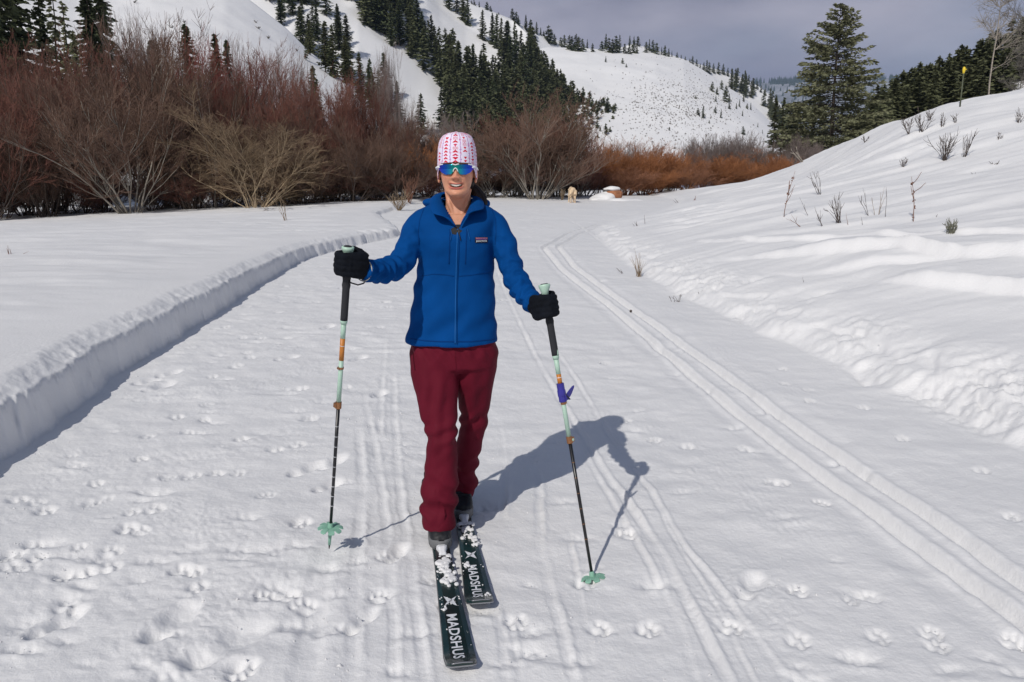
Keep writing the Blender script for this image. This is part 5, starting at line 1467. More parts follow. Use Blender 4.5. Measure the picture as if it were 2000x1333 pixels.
# chest label
def patch(px0, py0, px1, py1, off, name, m, parent, th=.0008, n=6):
    G = [[surf(px0 + (px1 - px0) * i / n, py0 + (py1 - py0) * j / 2, off) for i in range(n + 1)] for j in range(3)]
    V = [g[0] for row in G for g in row] + [g[0] - g[1] * th for row in G for g in row]; m1 = n + 1; F = []
    for j in range(2):
        for i in range(n):
            a = j * m1 + i; F.append((a, a + 1, a + m1 + 1, a + m1))
    b = MB(); b.add(V, F); return adopt(b.build(name, [m], sm=False), parent), G
M_LBLBLACK = mat('label_black', (.010, .010, .016), .7); M_LBLPURPLE = mat('label_purple', (.14, .05, .20), .7); M_LBLPINK = mat('label_orange_pink', (.45, .16, .20), .7)
lb, G = patch(927.5, 464, 951.5, 474.5, .0030, 'label', M_LBLBLACK, jk)
patch(928.5, 464.6, 950.5, 466.4, .0036, 'label_sky', M_LBLPINK, lb)
b = MB()
zp = []
for i, (x, y) in enumerate([(928.5, 467.6), (931, 466.2), (934, 467.2), (937, 465.6), (939, 466.8), (941, 465.4), (944, 466.6), (947, 465.8), (950.5, 467.4)]): zp.append((surf(x, y, .0040)[0], surf(x, 468.6, .0040)[0]))
for i in range(8): b.add([zp[i][0], zp[i + 1][0], zp[i + 1][1], zp[i][1]], [(0, 1, 2, 3)])
adopt(b.build('label_mountains', [M_LBLPURPLE], sm=False), lb)
me = text_mesh('patagonia', 1.0); tv = get_v(me); tv[:, 0] -= tv[:, 0].min(); tv[:, 1] -= tv[:, 1].min(); tv[:, 0] /= tv[:, 0].max(); tv[:, 1] /= tv[:, 1].max()
out = [tuple(surf(929.6 + 19.8 * a, 473.6 - 4.6 * c, .0042)[0]) for a, c in tv[:, :2]]
set_v(me, np.array(out)); me.materials.append(M_WHITE); adopt(link('label_text', me), lb)

# --- collar and hood, folded open
def strip(pairs, name, m, parent, th=.006, mid=None, sub=2):
    rows = 3
    V = []; F = []
    for (a, c, md) in pairs:
        a = P(*a); c = P(*c); q = a.lerp(c, .5) + Vector(md)
        V += [a, q, c]
    for i in range(len(pairs) - 1):
        for j in range(2):
            k = i * 3 + j; F.append((k, k + 1, k + 4, k + 3))
    b = MB(); b.add(V, F); o = b.build(name, [m])
    s = o.modifiers.new('so', 'SOLIDIFY'); s.thickness = th; s.offset = 0
    s = o.modifiers.new('su', 'SUBSURF'); s.levels = sub; s.render_levels = sub
    apply_mods(o); o.data.polygons.foreach_set('use_smooth', [True] * len(o.data.polygons))
    return adopt(o, parent)
strip([((893, 448, 3.018), (880, 424, 3.010), (0, -.004, 0)),
       ((882, 430, 3.030), (858, 421, 2.992), (0, -.006, .006)),
       ((873, 414, 3.055), (842, 418, 3.005), (0, -.006, .012)),
       ((866, 400, 3.085), (838, 404, 3.060), (-.004, -.004, .014)),
       ((862, 390, 3.13), (838, 392, 3.13), (-.002, 0, .014)),
       ((862, 380, 3.19), (842, 387, 3.22), (0, .004, .014)),
       ((878, 376, 3.225), (868, 386, 3.27), (0, .006, .014)),
       ((905, 376, 3.225), (918, 386, 3.27), (0, .006, .014)),
       ((922, 382, 3.19), (942, 391, 3.22), (0, .004, .014)),
       ((922, 392, 3.13), (947, 398, 3.13), (.002, 0, .014)),
       ((917, 402, 3.085), (947, 409, 3.060), (.004, -.004, .012)),
       ((912, 414, 3.055), (938, 411, 3.010), (0, -.006, .010)),
       ((905, 428, 3.030), (921, 412, 3.000), (0, -.006, .004)),
       ((896, 448, 3.018), (907, 420, 3.008), (0, -.004, 0))], 'collar', M_JACKET, jk, .007)
b = MB()
b.ball(P(846, 397, 3.21), .042, 14, 9, (1.15, 1.0, .52)); b.ball(P(938, 398, 3.22), .040, 14, 9, (1.15, 1.0, .50)); b.ball(P(892, 400, 3.27), .06, 16, 9, (1.5, .8, .62))
o = b.build('hood', [M_JACKET]); fuse(o, .006, 8); v = get_v(o.data); n_ = get_n(o.data); set_v(o.data, v + n_ * (.004 * perlin(v[:, 0] * 30, v[:, 2] * 40, 4))[:, None]); adopt(o, jk)
adopt(jk)

# --- trousers
LEGL = [(650, 812, 892, 3.14, .105), (690, 803, 893, 3.13, .105), (715, 804, 894, 3.12, .100), (745, 808, 893, 3.10, .094), (775, 813, 891, 3.08, .086), (805, 820, 892, 3.055, .078), (830, 828, 893, 3.035, .073), (855, 831, 894, 3.02, .070), (880, 831, 894, 3.015, .067), (905, 830, 893, 3.01, .064),
        (930, 829, 892, 3.00, .062), (955, 827, 890, 2.99, .062), (980, 823, 890, 2.985, .064), (1000, 820, 890, 2.98, .066), (1018, 821, 890, 2.975, .068), (1029, 825, 889, 2.970, .068)]
LEGR = [(650, 880, 968, 3.15, .105), (690, 880, 972, 3.15, .105), (715, 888, 970, 3.16, .098), (745, 893, 966, 3.17, .090), (775, 896, 961, 3.19, .082), (805, 898, 954, 3.205, .074), (830, 897, 949, 3.215, .068), (852, 895, 946, 3.225, .064), (875, 892, 941, 3.24, .061),
        (900, 889, 934, 3.27, .058), (925, 886, 931, 3.29, .057), (945, 884, 931, 3.30, .058), (960, 884, 926, 3.305, .058), (968, 886, 922, 3.305, .056)]
b = MB(); b.rings([px_ring(*r[:5], 2.2, 32) for r in LEGL]); b.rings([px_ring(*r[:5], 2.2, 32) for r in LEGR])
b.rings([px_ring(640, 803, 966, 3.145, .112), px_ring(680, 802, 970, 3.145, .114), px_ring(712, 803, 970, 3.145, .108), px_ring(722, 830, 950, 3.145, .08)])
pt = b.build('trousers', [M_PANTS]); fuse(pt, .0055, 8, .5)
v = get_v(pt.data); nn = get_n(pt.data); X_, Y_, Z_ = v[:, 0], v[:, 1], v[:, 2]
disp = .0070 * perlin(X_ * 9 + Z_ * 2, Z_ * 5, 81) + .0035 * perlin(X_ * 22 - Z_ * 11, Z_ * 12, 82)
lowL = (Y_ < 3.12) & (Z_ < .5); 
ank = np.exp(-((Z_ - .20) / .10) ** 2)
xl = X_ + .29
zig = np.sin((Z_ + .45 * np.abs(xl + .01) * np.sign(xl + .02 * np.sin(Z_ * 30))) * 66 + 1.5 * perlin(X_ * 12, Z_ * 9, 83))
disp += ank * (.0100 * np.where(zig > 0, zig, zig * .7))
kn = np.exp(-((Z_ - .47) / .05) ** 2)
disp += kn * .0055 * np.sin((Z_ - .5 * xl) * 90 + 2 * perlin(X_ * 10, Z_ * 8, 84))
cr_ = np.exp(-((Z_ - .80) / .03) ** 2); disp += cr_ * .004 * np.sin(X_ * 120 + Z_ * 60)
# long vertical drape lines
disp += .0040 * np.sin(X_ * 95 + 2.0 * np.sin(Z_ * 7)) * smooth(.3, .45, Z_) * smooth(.80, .62, Z_)
set_v(pt.data, v + nn * disp[:, None])
PB = BVHTree.FromObject(pt, bpy.context.evaluated_depsgraph_get())
ribbon([(807, 690), (809, 710), (811, 724)], .0016, .001, 'pocket_zip', M_DKSEAM, pt, PB)
ribbon([(889, 684), (890, 705), (891, 722)], .0012, .0006, 'fly_seam', M_PANTS, pt, PB)
adopt(pt)

# --- body: one continuous figure under the clothes, with neck and head
HC = P(893, 327, 3.115)     # centre of the head
HW = [(-.122, .012, .052, -.020), (-.117, .024, .070, .0), (-.108, .0345, .080, .01), (-.094, .0450, .0835, -.0), (-.076, .0530, .082, -.03), (-.055, .0590, .083, -.055), (-.030, .0640, .083, -.075), (-.004, .0675, .081, -.086),
      (.022, .0700, .081, -.092), (.048, .0710, .082, -.094), (.072, .068, .076, -.088), (.092, .058, .062, -.074), (.107, .040, .040, -.050), (.115, .018, .015, -.02)]
zz_ = np.array([h[0] for h in HW])
b = MB(); rings = []; NZ, NA = 110, 120
for j in range(NZ):
    z = zz_[0] + (zz_[-1] - zz_[0]) * j / (NZ - 1)
    w = np.interp(z, zz_, [h[1] for h in HW]); yf = np.interp(z, zz_, [h[2] for h in HW]); yb = np.interp(z, zz_, [h[3] for h in HW]); ring = []
    for k in range(NA):
        a = 2 * PI * k / NA; x = w * math.copysign(abs(math.sin(a)) ** .92, math.sin(a)); cy = (yf + yb) / 2; hy = (yf - yb) / 2
        y = cy + hy * math.copysign(abs(math.cos(a)) ** .85, math.cos(a))        # y: towards the face
        if y > cy:
            g = lambda x0, z0, sx, sz: math.exp(-((x - x0) / sx) ** 2 - ((z - z0) / sz) ** 2)
            f = 0
            zt_ = np.interp(z, [-.052, -.042, -.030, -.012, .008, .022], [0, .021, .0205, .013, .007, .0])
            sx = np.interp(z, [-.05, -.038, -.015, .01], [.0145, .0125, .0080, .009])
            f += zt_ * math.exp(-(abs(x) / sx) ** 2.4)
            f += .009 * (g(-.0130, -.0435, .0055, .0065) + g(.0130, -.0435, .0055, .0065))
            f += .0085 * (g(-.037, -.037, .018, .017) + g(.037, -.037, .018, .017))          # cheeks lifted by the smile
            f -= .0085 * (g(-.030, .008, .016, .012) + g(.030, .008, .016, .012))              # eye sockets
            f += .004 * g(0, .028, .05, .012)
            f += .0075 * g(0, -.104, .018, .012) - .0050 * g(0, -.0885, .020, .006)              # chin and the dip under the lip
            for sgn in (-1, 1):                                                                # folds from the nose to the mouth corners
                xc = sgn * np.interp(z, [-.082, -.066, -.048], [.0365, .033, .018]); 
                if -.086 < z < -.044: f -= .0026 * math.exp(-((x - xc) / .0038) ** 2)
            zc = -.0728 + 8.0 * x * x                                                            # smile line
            mw = max(0, 1 - (abs(x) / .0305) ** 4)
            ul = zc + .0062; ll = zc - .0078
            f += .0040 * mw * math.exp(-((z - ul - .001) / .0036) ** 2) + .0062 * mw * math.exp(-((z - ll + .0018) / .0046) ** 2)
            inside = math.exp(-((z - (ul + ll) / 2) / .0050) ** 4) * max(0, 1 - (abs(x) / .0275) ** 6)
            f -= .0095 * inside
            y += f
        ring.append(HC + Vector((x, -y, z)))
    rings.append(ring)
b.rings(rings)
for sgn in (-1, 1):      # ears
    b.ball(HC + Vector((sgn * .0735, .008, -.030)), .020, 12, 9, (.40, .75, 1.25)); b.ball(HC + Vector((sgn * .0725, .000, -.052)), .010, 10, 8, (.6, .9, 1.1))
nk = [(HC + Vector((0, .03, -.075)), .048, .050), (HC + Vector((0, .036, -.11)), .0495, .050), (HC + Vector((0, .040, -.150)), .051, .050), (HC + Vector((0, .035, -.185)), .062, .055), (HC + Vector((0, .045, -.215)), .095, .06), (HC + Vector((0, .045, -.25)), .14, .075)]
b.rings([ell_ring(c, a, d, 36) for c, a, d in nk][::-1])
body_core = [px_ring(r[0], r[1] + 8, r[2] - 8, r[3], r[4] * .85) for r in TORSO[:-3]]
b.rings(body_core)
b.tube(lp, [r * .72 for r in lr], 16); b.tube(rp, [r * .72 for r in rr2], 16)
b.rings([ell_ring(P((r[1] + r[2]) / 2, r[0], r[3]), (r[2] - r[1]) / 2 / 480 * .8, r[4] * .8, 24) for r in LEGL[:-1]]); b.rings([ell_ring(P((r[1] + r[2]) / 2, r[0], r[3]), (r[2] - r[1]) / 2 / 480 * .75, r[4] * .8, 24) for r in LEGR[:-1]])
b.rings([px_ring(660, 812, 960, 3.145, .09), px_ring(712, 812, 960, 3.145, .09)])
for sgn in (-1, 1):      # cords of the neck
    b.tube([HC + Vector((sgn * .046, .03, -.085)), HC + Vector((sgn * .034, -.004, -.14)), HC + Vector((sgn * .012, -.014, -.200))], [.010, .0095, .008], 8)
body = b.build('body', [M_SKIN])
fuse(body, .0026, 2, .5)
v = get_v(body.data); hx = v[:, 0] - HC.x; hy = -(v[:, 1] - HC.y); hz = v[:, 2] - HC.z
skin = np.array(srgb(208, 148, 118)); col = np.tile(skin, (len(v), 1))
def tint(mask, c, k=1.0):
    global col
    mk = (mask * k)[:, None]; col = col * (1 - mk) + np.array(c) * mk
G2_ = lambda x0, z0, sx, sz: np.exp(-((hx - x0) / sx) ** 2 - ((hz - z0) / sz) ** 2)
fr = smooth(.02, .05, hy)
tint(fr * np.clip(G2_(-.037, -.036, .02, .016) + G2_(.037, -.036, .02, .016) + G2_(0, -.038, .013, .012), 0, 1), srgb(208, 132, 108), .55)
zc = -.0728 + 8.0 * hx ** 2; mw = np.clip(1 - (np.abs(hx) / .0325) ** 4, 0, 1)
lip = mw * (np.exp(-((hz - zc - .0074) / .0022) ** 4) + np.exp(-((hz - zc + .0100) / .0042) ** 4))
tint(fr * np.clip(lip, 0, 1), srgb(185, 88, 84), .9)
ins = np.exp(-((hz - zc + .0007) / .0062) ** 6) * np.clip(1 - (np.abs(hx) / .029) ** 6, 0, 1)
tint(fr * ins, srgb(70, 25, 25), .9); tint(fr * np.exp(-((np.abs(hx) - .0290) / .0028) ** 2 - ((hz - zc) / .004) ** 2), srgb(130, 70, 60), .6)
tint(fr * np.clip(G2_(-.0095, -.0505, .004, .002) + G2_(.0095, -.0505, .004, .002), 0, 1), srgb(90, 45, 38), .8)  # shadow of the nostrils, tinted into the skin colour
tint(smooth(-.10, -.16, hz) * 1.0, srgb(196, 145, 118), .5)
col *= (1 + .07 * perlin(hx * 60, hz * 60, 91) + .04 * perlin(hx * 160, hz * 160, 92))[:, None]
set_col(body.data, col); adopt(body)
# teeth
b = MB()
for k in range(-5, 5):
    x = (k + .5) * .0041; z = -.0728 + 7.6 * x * x + .0014
    wy = .0800 - 5.4 * x * x
    b.box(HC + Vector((x, -wy + .0005, z + .0004 * (k % 2))), .0039, .005, .0084 - abs(k + .5) ** 1.5 * .0007)
o = b.build('teeth', [M_TEETH]); m_ = o.modifiers.new('b', 'BEVEL'); m_.width = .0007; m_.segments = 2; apply_mods(o); adopt(o)
# black shirt in the open collar
b = MB(); b.rings([px_ring(470, 870, 918, 3.065, .05), px_ring(450, 868, 920, 3.070, .05), px_ring(438, 872, 914, 3.085, .045)]); adopt(b.build('undershirt', [M_SHIRT]))
# hair: low ponytail
b = MB(); r = random.Random(4)
for k in range(70):
    a = r.uniform(0, 6.28); q = r.random() ** .5; o1 = Vector((math.cos(a) * q * .016, math.sin(a) * q * .014, 0))
    pts = [P(912, 356, 3.20) + o1 * .8, P(925, 368, 3.20) + o1 * 1.4, P(935, 382, 3.195) + o1 * 1.7, P(940, 396, 3.185) + o1 * 1.5, P(939 + r.uniform(-6, 8), 410, 3.17) + o1 * .8]
    b.tube(pts, [.004, .0045, .0045, .004, .0012], 5)
for k in range(60):
    t_ = k / 59; a = -1.9 + 3.8 * t_ + PI / 2
    p = HC + Vector((math.cos(a) * .070, math.sin(a) * .075 + .02, -.045)); b.tube([p, p + Vector((-(p.x - HC.x) * .2, .01, -.03)), HC + Vector((.01, .10, -.085))], [.005, .006, .005], 5)
adopt(b.build('hair', [M_HAIR]))

# hat
NA, NZ = 420, 200; V = []; Cc = []
RED = np.array(srgb(205, 8, 45)); PNK = np.array(srgb(205, 80, 130)); LIL = np.array(srgb(182, 132, 190)); WHT = np.array(srgb(232, 222, 240))
def motif(kind, u, w):
    """u across, w up, both about -1..1"""
    if kind == 0: return (abs(u) + abs(w * .9 + .2 - abs(u) * .9) < .62) and w > -.8             # chevron leaf
    if kind == 1: return (w > -.6) and (abs(u) < .75 * (.8 - w)) and not (w < -.2 and abs(u) < .25 * (-w))   # arrow head up
    if kind == 2:                                                                              # flake
        rr_ = math.hypot(u, w); a = math.atan2(w, u); return (rr_ < .95) and (rr_ > .18) and abs(math.sin(a * 4)) < .62
    if kind == 3: return ((abs(u) - .35) ** 2 + (w - .25) ** 2 < .17) or (w < .3 and abs(u) < .8 * (w + .85) * .9)      # heart
    return False
rH = random.Random(12)
NCOL = 26; seq = {}
for c in range(NCOL): seq[c] = [rH.choice([0, 1, 1, 2, 3]) for _ in range(14)]
for j in range(NZ):
    f = j / (NZ - 1)
    for k in range(NA):
        a = 2 * PI * k / NA                     # 0 = face
        ca, sa = math.cos(a), math.sin(a)
        zlow = np.interp(abs(((a + PI) % (2 * PI)) - PI), [0, .80, 1.15, 1.45, 1.9, PI], [.0155, .012, -.018, -.0475, -.052, -.055])
        ztop = .131 + .0045 * math.cos(a * 3 + .6) + .0025 * math.cos(a * 5)
        z = zlow + (ztop - zlow) * math.sin(f * PI / 2) ** .9 if f > .0 else zlow
        t_ = (z + .05) / .185
        w = np.interp(z, [-.055, -.02, .01, .04, .07, .092, .108, .120, .129, .137], [.0775, .0785, .0782, .0772, .0748, .0705, .0648, .0560, .0400, .006])
        dep = w / .079
        fold = 1 + .014 * math.sin(a * 5 + z * 30) * smooth(.05, .12, z) + .035 * math.cos(a * 3 + 1.0) * smooth(.10, .135, z)
        x = w * math.copysign(abs(sa) ** .93, sa) * fold; y = (.1025 * math.copysign(abs(ca) ** .9, ca) if ca > 0 else .104 * math.copysign(abs(ca) ** .9, ca)) * dep * fold
        if f == 0: x *= .985; y *= .985
        V.append(HC + Vector((x, -y + .006, z)))
        # print
        cc = (a / (2 * PI) * NCOL + .5); ci = int(cc) % NCOL; u = (cc - int(cc)) * 2 - 1
        ww = z / .0125 + (ci % 3) * .4; wi = int(math.floor(ww)); wv = (ww - wi) * 2 - 1
        c = WHT
        if ci % 2 == 0:
            kd = seq[ci][wi % 14]
            if (ci * 7 + wi * 3) % 13 != 0 and motif(kd, u * .82, wv * .92): c = RED if (ci + wi) % 3 else RED * .7 + PNK * .3
        else:
            if abs(u - .1 * math.sin(z * 300)) < .16 or (abs(u) < .5 and (int(z / .0023) + ci) % 4 == 0 and (wi + ci) % 3 == 0): c = LIL
            if (wi + ci) % 4 == 1 and motif(2, u * 1.6, wv * 1.6): c = PNK
        Cc.append(c)
V.append(HC + Vector((0, .006, .134))); Cc.append(WHT)
F = [(j * NA + k, j * NA + (k + 1) % NA, (j + 1) * NA + (k + 1) % NA, (j + 1) * NA + k) for j in range(NZ - 1) for k in range(NA)]
me = bpy.data.meshes.new('hat'); me.from_pydata([tuple(q) for q in V], [], F + [((NZ - 1) * NA + k, (NZ - 1) * NA + (k + 1) % NA, NA * NZ) for k in range(NA)]); me.update()
me.polygons.foreach_set('use_smooth', [True] * len(me.polygons)); me.materials.append(M_HAT); set_col(me, np.array(Cc))
hat = link('hat', me); s = hat.modifiers.new('s', 'SOLIDIFY'); s.thickness = .003; s.offset = -1; apply_mods(hat); adopt(hat)

# sunglasses: one mirrored shield in a white frame
M_LENS = bpy.data.materials.new('mirror_lens'); M_LENS.use_nodes = True
_t = M_LENS.node_tree; _b = _t.nodes['Principled BSDF']; _b.inputs['Metallic'].default_value = .85; _b.inputs['Roughness'].default_value = .16
_a = _t.nodes.new('ShaderNodeAttribute'); _a.attribute_name = 'tint'; _t.links.new(_a.outputs['Color'], _b.inputs['Base Color'])
def lens_pt(u, w):
    """u -1..1 across, w 0..1 from the lower to the upper rim"""
    au = abs(u)
    zt_ = np.interp(au, [0, .15, .6, .9, 1.0], [.0020, .0050, .0060, .0025, -.002]); zb = np.interp(au, [0, .08, .16, .28, .55, .80, 1.0], [-.008, -.012, -.026, -.0340, -.0345, -.026, -.010])
    z = zb + (zt_ - zb) * w; x = .0685 * u
    y = .0985 - 6.6 * x * x - .10 * abs(z + .012) 
    return HC + Vector((x, -y, z + .003)), x, z
nu, nw = 80, 16; V = []; C_ = []
for i in range(nu + 1):
    for j in range(nw + 1):
        u = -1 + 2 * i / nu; p, x, z = lens_pt(u, j / nw); V.append(p)
        g = math.exp(-(x / .030) ** 2) ; cg = np.array((.015, .40, .27)); cb = np.array((.02, .07, .62)); cp = np.array((.13, .03, .45))
        c = cg * g + cb * (1 - g); e = smooth(.05, .066, abs(x)) * .7; c = c * (1 - e) + cp * e; C_.append(c)
F = [(i * (nw + 1) + j, (i + 1) * (nw + 1) + j, (i + 1) * (nw + 1) + j + 1, i * (nw + 1) + j + 1) for i in range(nu) for j in range(nw)]
me = bpy.data.meshes.new('lens'); me.from_pydata([tuple(q) for q in V], [], F); me.update(); me.polygons.foreach_set('use_smooth', [True] * len(F)); me.materials.append(M_LENS); set_col(me, np.array(C_))
b = MB()
for u0, u1 in ((-1.0, -.72), (.72, 1.0)):
    b.tube([lens_pt(u0 + (u1 - u0) * k / 8, 1.0)[0] + Vector((0, -.001, .001)) for k in range(9)], .0022, 8)
b.tube([lens_pt(-.20 + .40 * k / 8, 1.0)[0] + Vector((0, -.0015, .0008)) for k in range(9)], .0022, 8)
b.tube([lens_pt(-.14 + .28 * k / 10, 0.0)[0] + Vector((0, -.0015, -.0004)) for k in range(11)], .0020, 8)
for sgn in (-1, 1):
    e = lens_pt(sgn * 1.0, .8)[0]
    b.tube([e + Vector((-sgn * .010, -.003, -.003)), e + Vector((sgn * .001, 0, .000)), HC + Vector((sgn * .079, -.045, -.004)), HC + Vector((sgn * .081, .02, -.010))], [.0038, .0046, .0036, .0026], 8)
gl = adopt(b.build('sunglasses', [M_CLEARWHT])); ln_ = link('lens', me); s = ln_.modifiers.new('s', 'SOLIDIFY'); s.thickness = .0016; apply_mods(ln_); adopt(ln_, gl)

# --- gloved hands round the grips
def glove(grip, ax, wrist, back, name):
    """grip: point on the pole in the middle of the fist; ax: pole direction; back: side the back of the hand faces"""
    Z = ax.normalized(); X = (wrist - grip); X = (X - Z * X.dot(Z)).normalized(); Y = Z.cross(X)
    if Y.dot(back) < 0: Y = -Y
    pt_ = lambda x, y, z: grip - X * x + Y * y + Z * z         # +x away from the wrist
    b = MB()
    # palm and back of the hand
    W = wrist
    for (z, s) in ((.030, 1), (.010, 1.05), (-.012, 1), (-.032, .92)):
        b.tube([W + Z * z * .5, pt_(-.050, .016, z * .9), pt_(-.030, .029, z), pt_(-.006, .034, z)], [.024 * s, .023 * s, .020 * s, .0160], 12)
        b.tube([pt_(-.006, .036, z), pt_(.020, .032, z), pt_(.036, .014, z * .98), pt_(.036, -.010, z * .96), pt_(.018, -.027, z * .95), pt_(-.006, -.028, z * .95)], [.0155 * s, .0150 * s, .0140 * s, .0135 * s, .0125 * s, .0105 * s], 10)
    b.tube([pt_(-.060, .0, .018), pt_(-.046, -.020, .034), pt_(-.024, -.034, .042), (pt_(.004, -.034, .040))], [.022, .0175, .0155, .0130], 10)
    b.tube([W + X * .012, W - X * .004, W - X * .018], [.033, .032, .027], 16)
    o = b.build(name, [M_GLOVE]); fuse(o, .0030, 3, .5)
    v = get_v(o.data); n_ = get_n(o.data)
    set_v(o.data, v + n_ * (.0014 * perlin(v[:, 0] * 60 + v[:, 1] * 40, v[:, 2] * 70, 5) + .0018 * perlin(v[:, 0] * 24, v[:, 2] * 28 + v[:, 1] * 20, 6))[:, None])
    return adopt(o), pt_
gLc = PL_tip + poleL[2] * poleL[1](514); gRc = PR_tip + poleR[2] * poleR[1](598)
wl = P(708, 528, 2.79); wr_ = P(1047, 600, 2.905)
# keep a hand's length between wrist and grip
print('wrist-grip', (wl - gLc).length, (wr_ - gRc).length)
gL, fL = glove(gLc, poleL[2], wl, Vector((-1, -.6, .2)), 'glove')
gR, fR = glove(gRc, poleR[2], wr_, Vector((.5, -1, .2)), 'glove')
# pale cuff trim, strap loop, brown leather logo tab
b = MB(); c0 = wl; axw = (P(700, 529, 2.79) - P(735, 531, 2.87)).normalized(); u1 = axw.cross(Vector((0, 0, 1))).normalized(); u2 = axw.cross(u1)
b.tube([c0 + axw * -.006 + (u1 * math.cos(a) + u2 * math.sin(a)) * .040 for a in [2 * PI * k / 24 for k in range(25)]], .0022, 6, False); adopt(b.build('cuff_trim', [mat('pale_trim', (.45, .45, .40), .7)]), gL)
b = MB(); q0 = P(676, 545, 2.77); q1 = P(714, 548, 2.80)
b.tube([q0, P(686, 553, 2.76), P(699, 557, 2.76), P(710, 554, 2.78), q1, P(716, 538, 2.80)], .0028, 6); adopt(b.build('pole_strap', [M_CARBON]), gL)
b = MB(); b.ball(P(1052, 623, 2.865), .011, 10, 6, (1.2, .35, .55)); adopt(b.build('leather_tab', [mat('tan_leather', (.28, .15, .08), .7)]), gR)

# --- boots
def boot(toe, heading, label_z, name='boot'):
    """toe: point of the toe on the ski; heading: from heel to toe"""
    h = Vector((heading[0], heading[1], 0)).normalized(); s = Vector((-h.y, h.x, 0)); up = Vector((0, 0, 1))
    b = MB(); rings = []
    for (x, w, z0, z1) in [(.0, .018, .018, .040), (-.010, .032, .012, .056), (-.030, .041, .010, .068), (-.060, .0455, .010, .080), (-.095, .046, .010, .096), (-.130, .044, .010, .120), (-.165, .042, .010, .150), (-.20, .041, .010, .165), (-.24, .040, .010, .165), (-.275, .034, .014, .160), (-.288, .02, .03, .14)]:
        c = toe + h * x; ring = []
        for k in range(20):
            a = 2 * PI * k / 20; ca, sa = math.cos(a), math.sin(a)
            ring.append(c + s * (w * math.copysign(abs(ca) ** .8, ca)) + up * ((z0 + z1) / 2 + (z1 - z0) / 2 * math.copysign(abs(sa) ** .75, sa)))
        rings.append(ring)
    b.rings(rings)
    b.tube([toe + h * -.205 + up * .10, toe + h * -.215 + up * .17, toe + h * -.22 + up * .25], [.050, .050, .052], 18)
    o = b.build(name, [M_BOOT]); fuse(o, .0040, 2)
    v = get_v(o.data); n_ = get_n(o.data); hx_ = (v - np.array(tuple(toe))) @ np.array(tuple(h)); 
    lace = .0022 * np.sin(hx_ * 420) * smooth(-.05, -.07, hx_) * smooth(.05, .09, v[:, 2] - toe.z)
    set_v(o.data, v + n_ * (lace + .0012 * perlin(v[:, 0] * 70, v[:, 1] * 70, 3))[:, None]); adopt(o)
    b = MB(); rings = []
    for (x, w) in [(.010, .016), (-.004, .033), (-.030, .0435), (-.060, .048), (-.12, .047), (-.20, .043), (-.27, .037), (-.292, .02)]:
        c = toe + h * x; zt_ = .026 + .010 * smooth(-.07, .0, x)
        rings.append([c - s * w + up * .002, c + s * w + up * .002, c + s * w + up * zt_, c + s * w * .9 + up * (zt_ + .004), c - s * w * .9 + up * (zt_ + .004), c - s * w + up * zt_])
    b.rings(rings); adopt(b.build('sole', [M_SOLE]), o)
    return o
for (tip, toe), lift in ((SKI_A, 0.0), (SKI_B, 0.0)):
    h = Vector((tip[0] - toe[0], tip[1] - toe[1], 0)).normalized()
    t0 = Vector((toe[0], toe[1], ground_z(*toe) + .022)) + h * -.002
    boot(t0, h, 0)

# ------------------------------------------------------------------ the dog, seen from behind
M_DOG = mat('yellow_fur', (.66, .50, .33), .9, noise=.25, nscale=14, bump=.5, bscale=90, bdist=.01)
hh = hit(1119, 394)
if hh.y > 31.5: hh = Vector((P(1119, 394, 31.5).x, 31.5, 0))
gz = ground_z(hh.x, hh.y)
D0 = Vector((hh.x, hh.y, gz)); k_ = 30 / FPX * hh.y / .60
b = MB(); q = lambda x, y, z: Vector((x, y, z)) * k_
def orings(cs):
    b.rings([[q(x + rx * math.cos(2 * PI * i / 16), y, z + rz_ * math.sin(2 * PI * i / 16)) for i in range(16)] for (x, y, z, rx, rz_) in cs])
orings([(0, -.06, .47, .05, .06), (0, -.02, .47, .105, .11), (0, .08, .465, .120, .125), (0, .22, .45, .115, .120), (.01, .38, .44, .125, .145), (.02, .50, .44, .12, .15), (.03, .58, .46, .09, .11), (.03, .63, .50, .05, .06)])
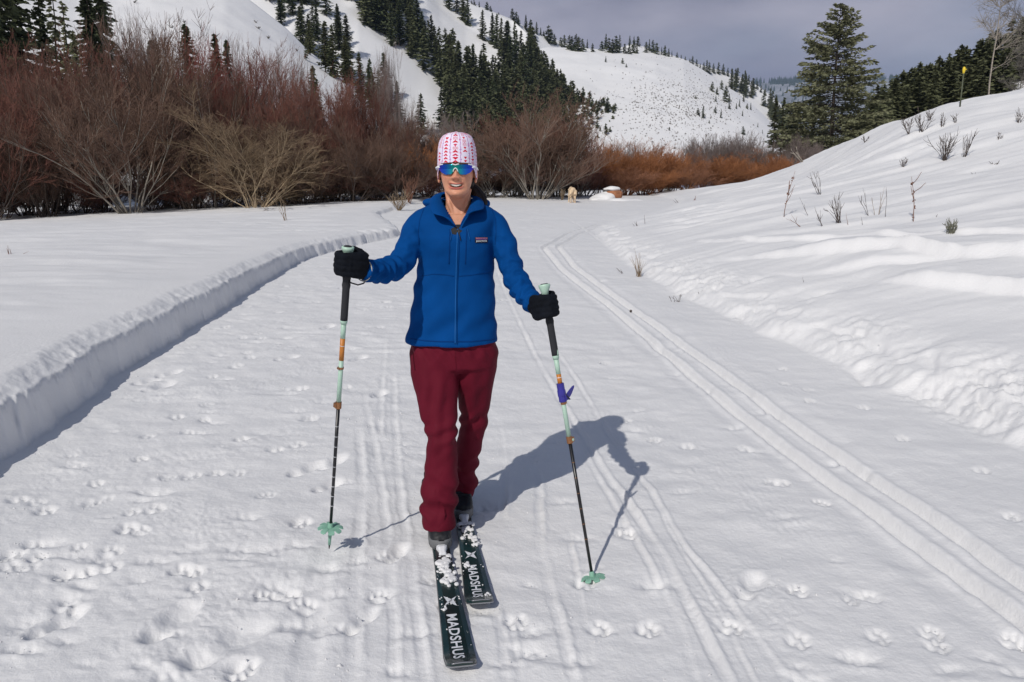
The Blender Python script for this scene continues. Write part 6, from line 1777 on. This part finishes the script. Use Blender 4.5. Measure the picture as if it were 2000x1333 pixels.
for sx in (-1, 1):
    b.tube([q(sx * .075, .02, .46), q(sx * .085, -.02, .34), q(sx * .080, .05, .25), q(sx * .080, -.035, .17), q(sx * .080, -.01, .05), q(sx * .080, .02, .0)], [k_ * r for r in (.080, .072, .048, .030, .026, .030)], 12)
    b.tube([q(sx * .082, -.01, .02), q(sx * .082, .05, .018)], [k_ * .030, k_ * .028], 10)
    b.tube([q(.02 + sx * .075, .46, .42), q(.02 + sx * .085, .48, .28), q(.02 + sx * .082, .46 + .08 * (sx < 0), .14), q(.02 + sx * .080, .45 + .10 * (sx < 0), .0)], [k_ * r for r in (.06, .045, .030, .030)], 12)
    b.tube([q(.03 + sx * .045, .70, .55), q(.03 + sx * .080, .71, .50), q(.03 + sx * .082, .70, .45)], [k_ * r for r in (.02, .028, .012)], 8)
b.tube([q(.02, .54, .50), q(.03, .62, .54), q(.03, .70, .52)], [k_ * r for r in (.09, .08, .075)], 14)
b.tube([q(.03, .70, .52), q(.03, .78, .50), q(.03, .88, .46)], [k_ * r for r in (.080, .06, .036)], 14)
b.tube([q(0, -.06, .50), q(-.05, -.10, .43), q(-.12, -.12, .34), q(-.20, -.12, .29), q(-.25, -.12, .285)], [k_ * r for r in (.035, .034, .030, .024, .010)], 10)
dog = b.build('dog', [M_DOG]); fuse(dog, .012 * k_, 3)
dog.location = D0; dog.rotation_euler = (0, 0, .10); tag(dog, 'yellow short-haired dog seen from behind, walking away down the trail', 'dog')
# ------------------------------------------------------------------ thin winter haze
b = MB(); b.box((0, 0, 545), 15200, 15200, 1100)
hz_ = b.build('haze', None, sm=False); hz_.data.materials.clear()
M_HAZE = bpy.data.materials.new('haze'); M_HAZE.use_nodes = True
_t = M_HAZE.node_tree; _t.nodes.clear()
_o = _t.nodes.new('ShaderNodeOutputMaterial'); _v = _t.nodes.new('ShaderNodeVolumePrincipled')
_v.inputs['Color'].default_value = (.40, .58, .95, 1); _v.inputs['Density'].default_value = .000085; _v.inputs['Anisotropy'].default_value = 0.0
_t.links.new(_v.outputs[0], _o.inputs['Volume']); hz_.data.materials.append(M_HAZE)
tag(hz_, 'thin bluish haze filling the valley air', kind='stuff')
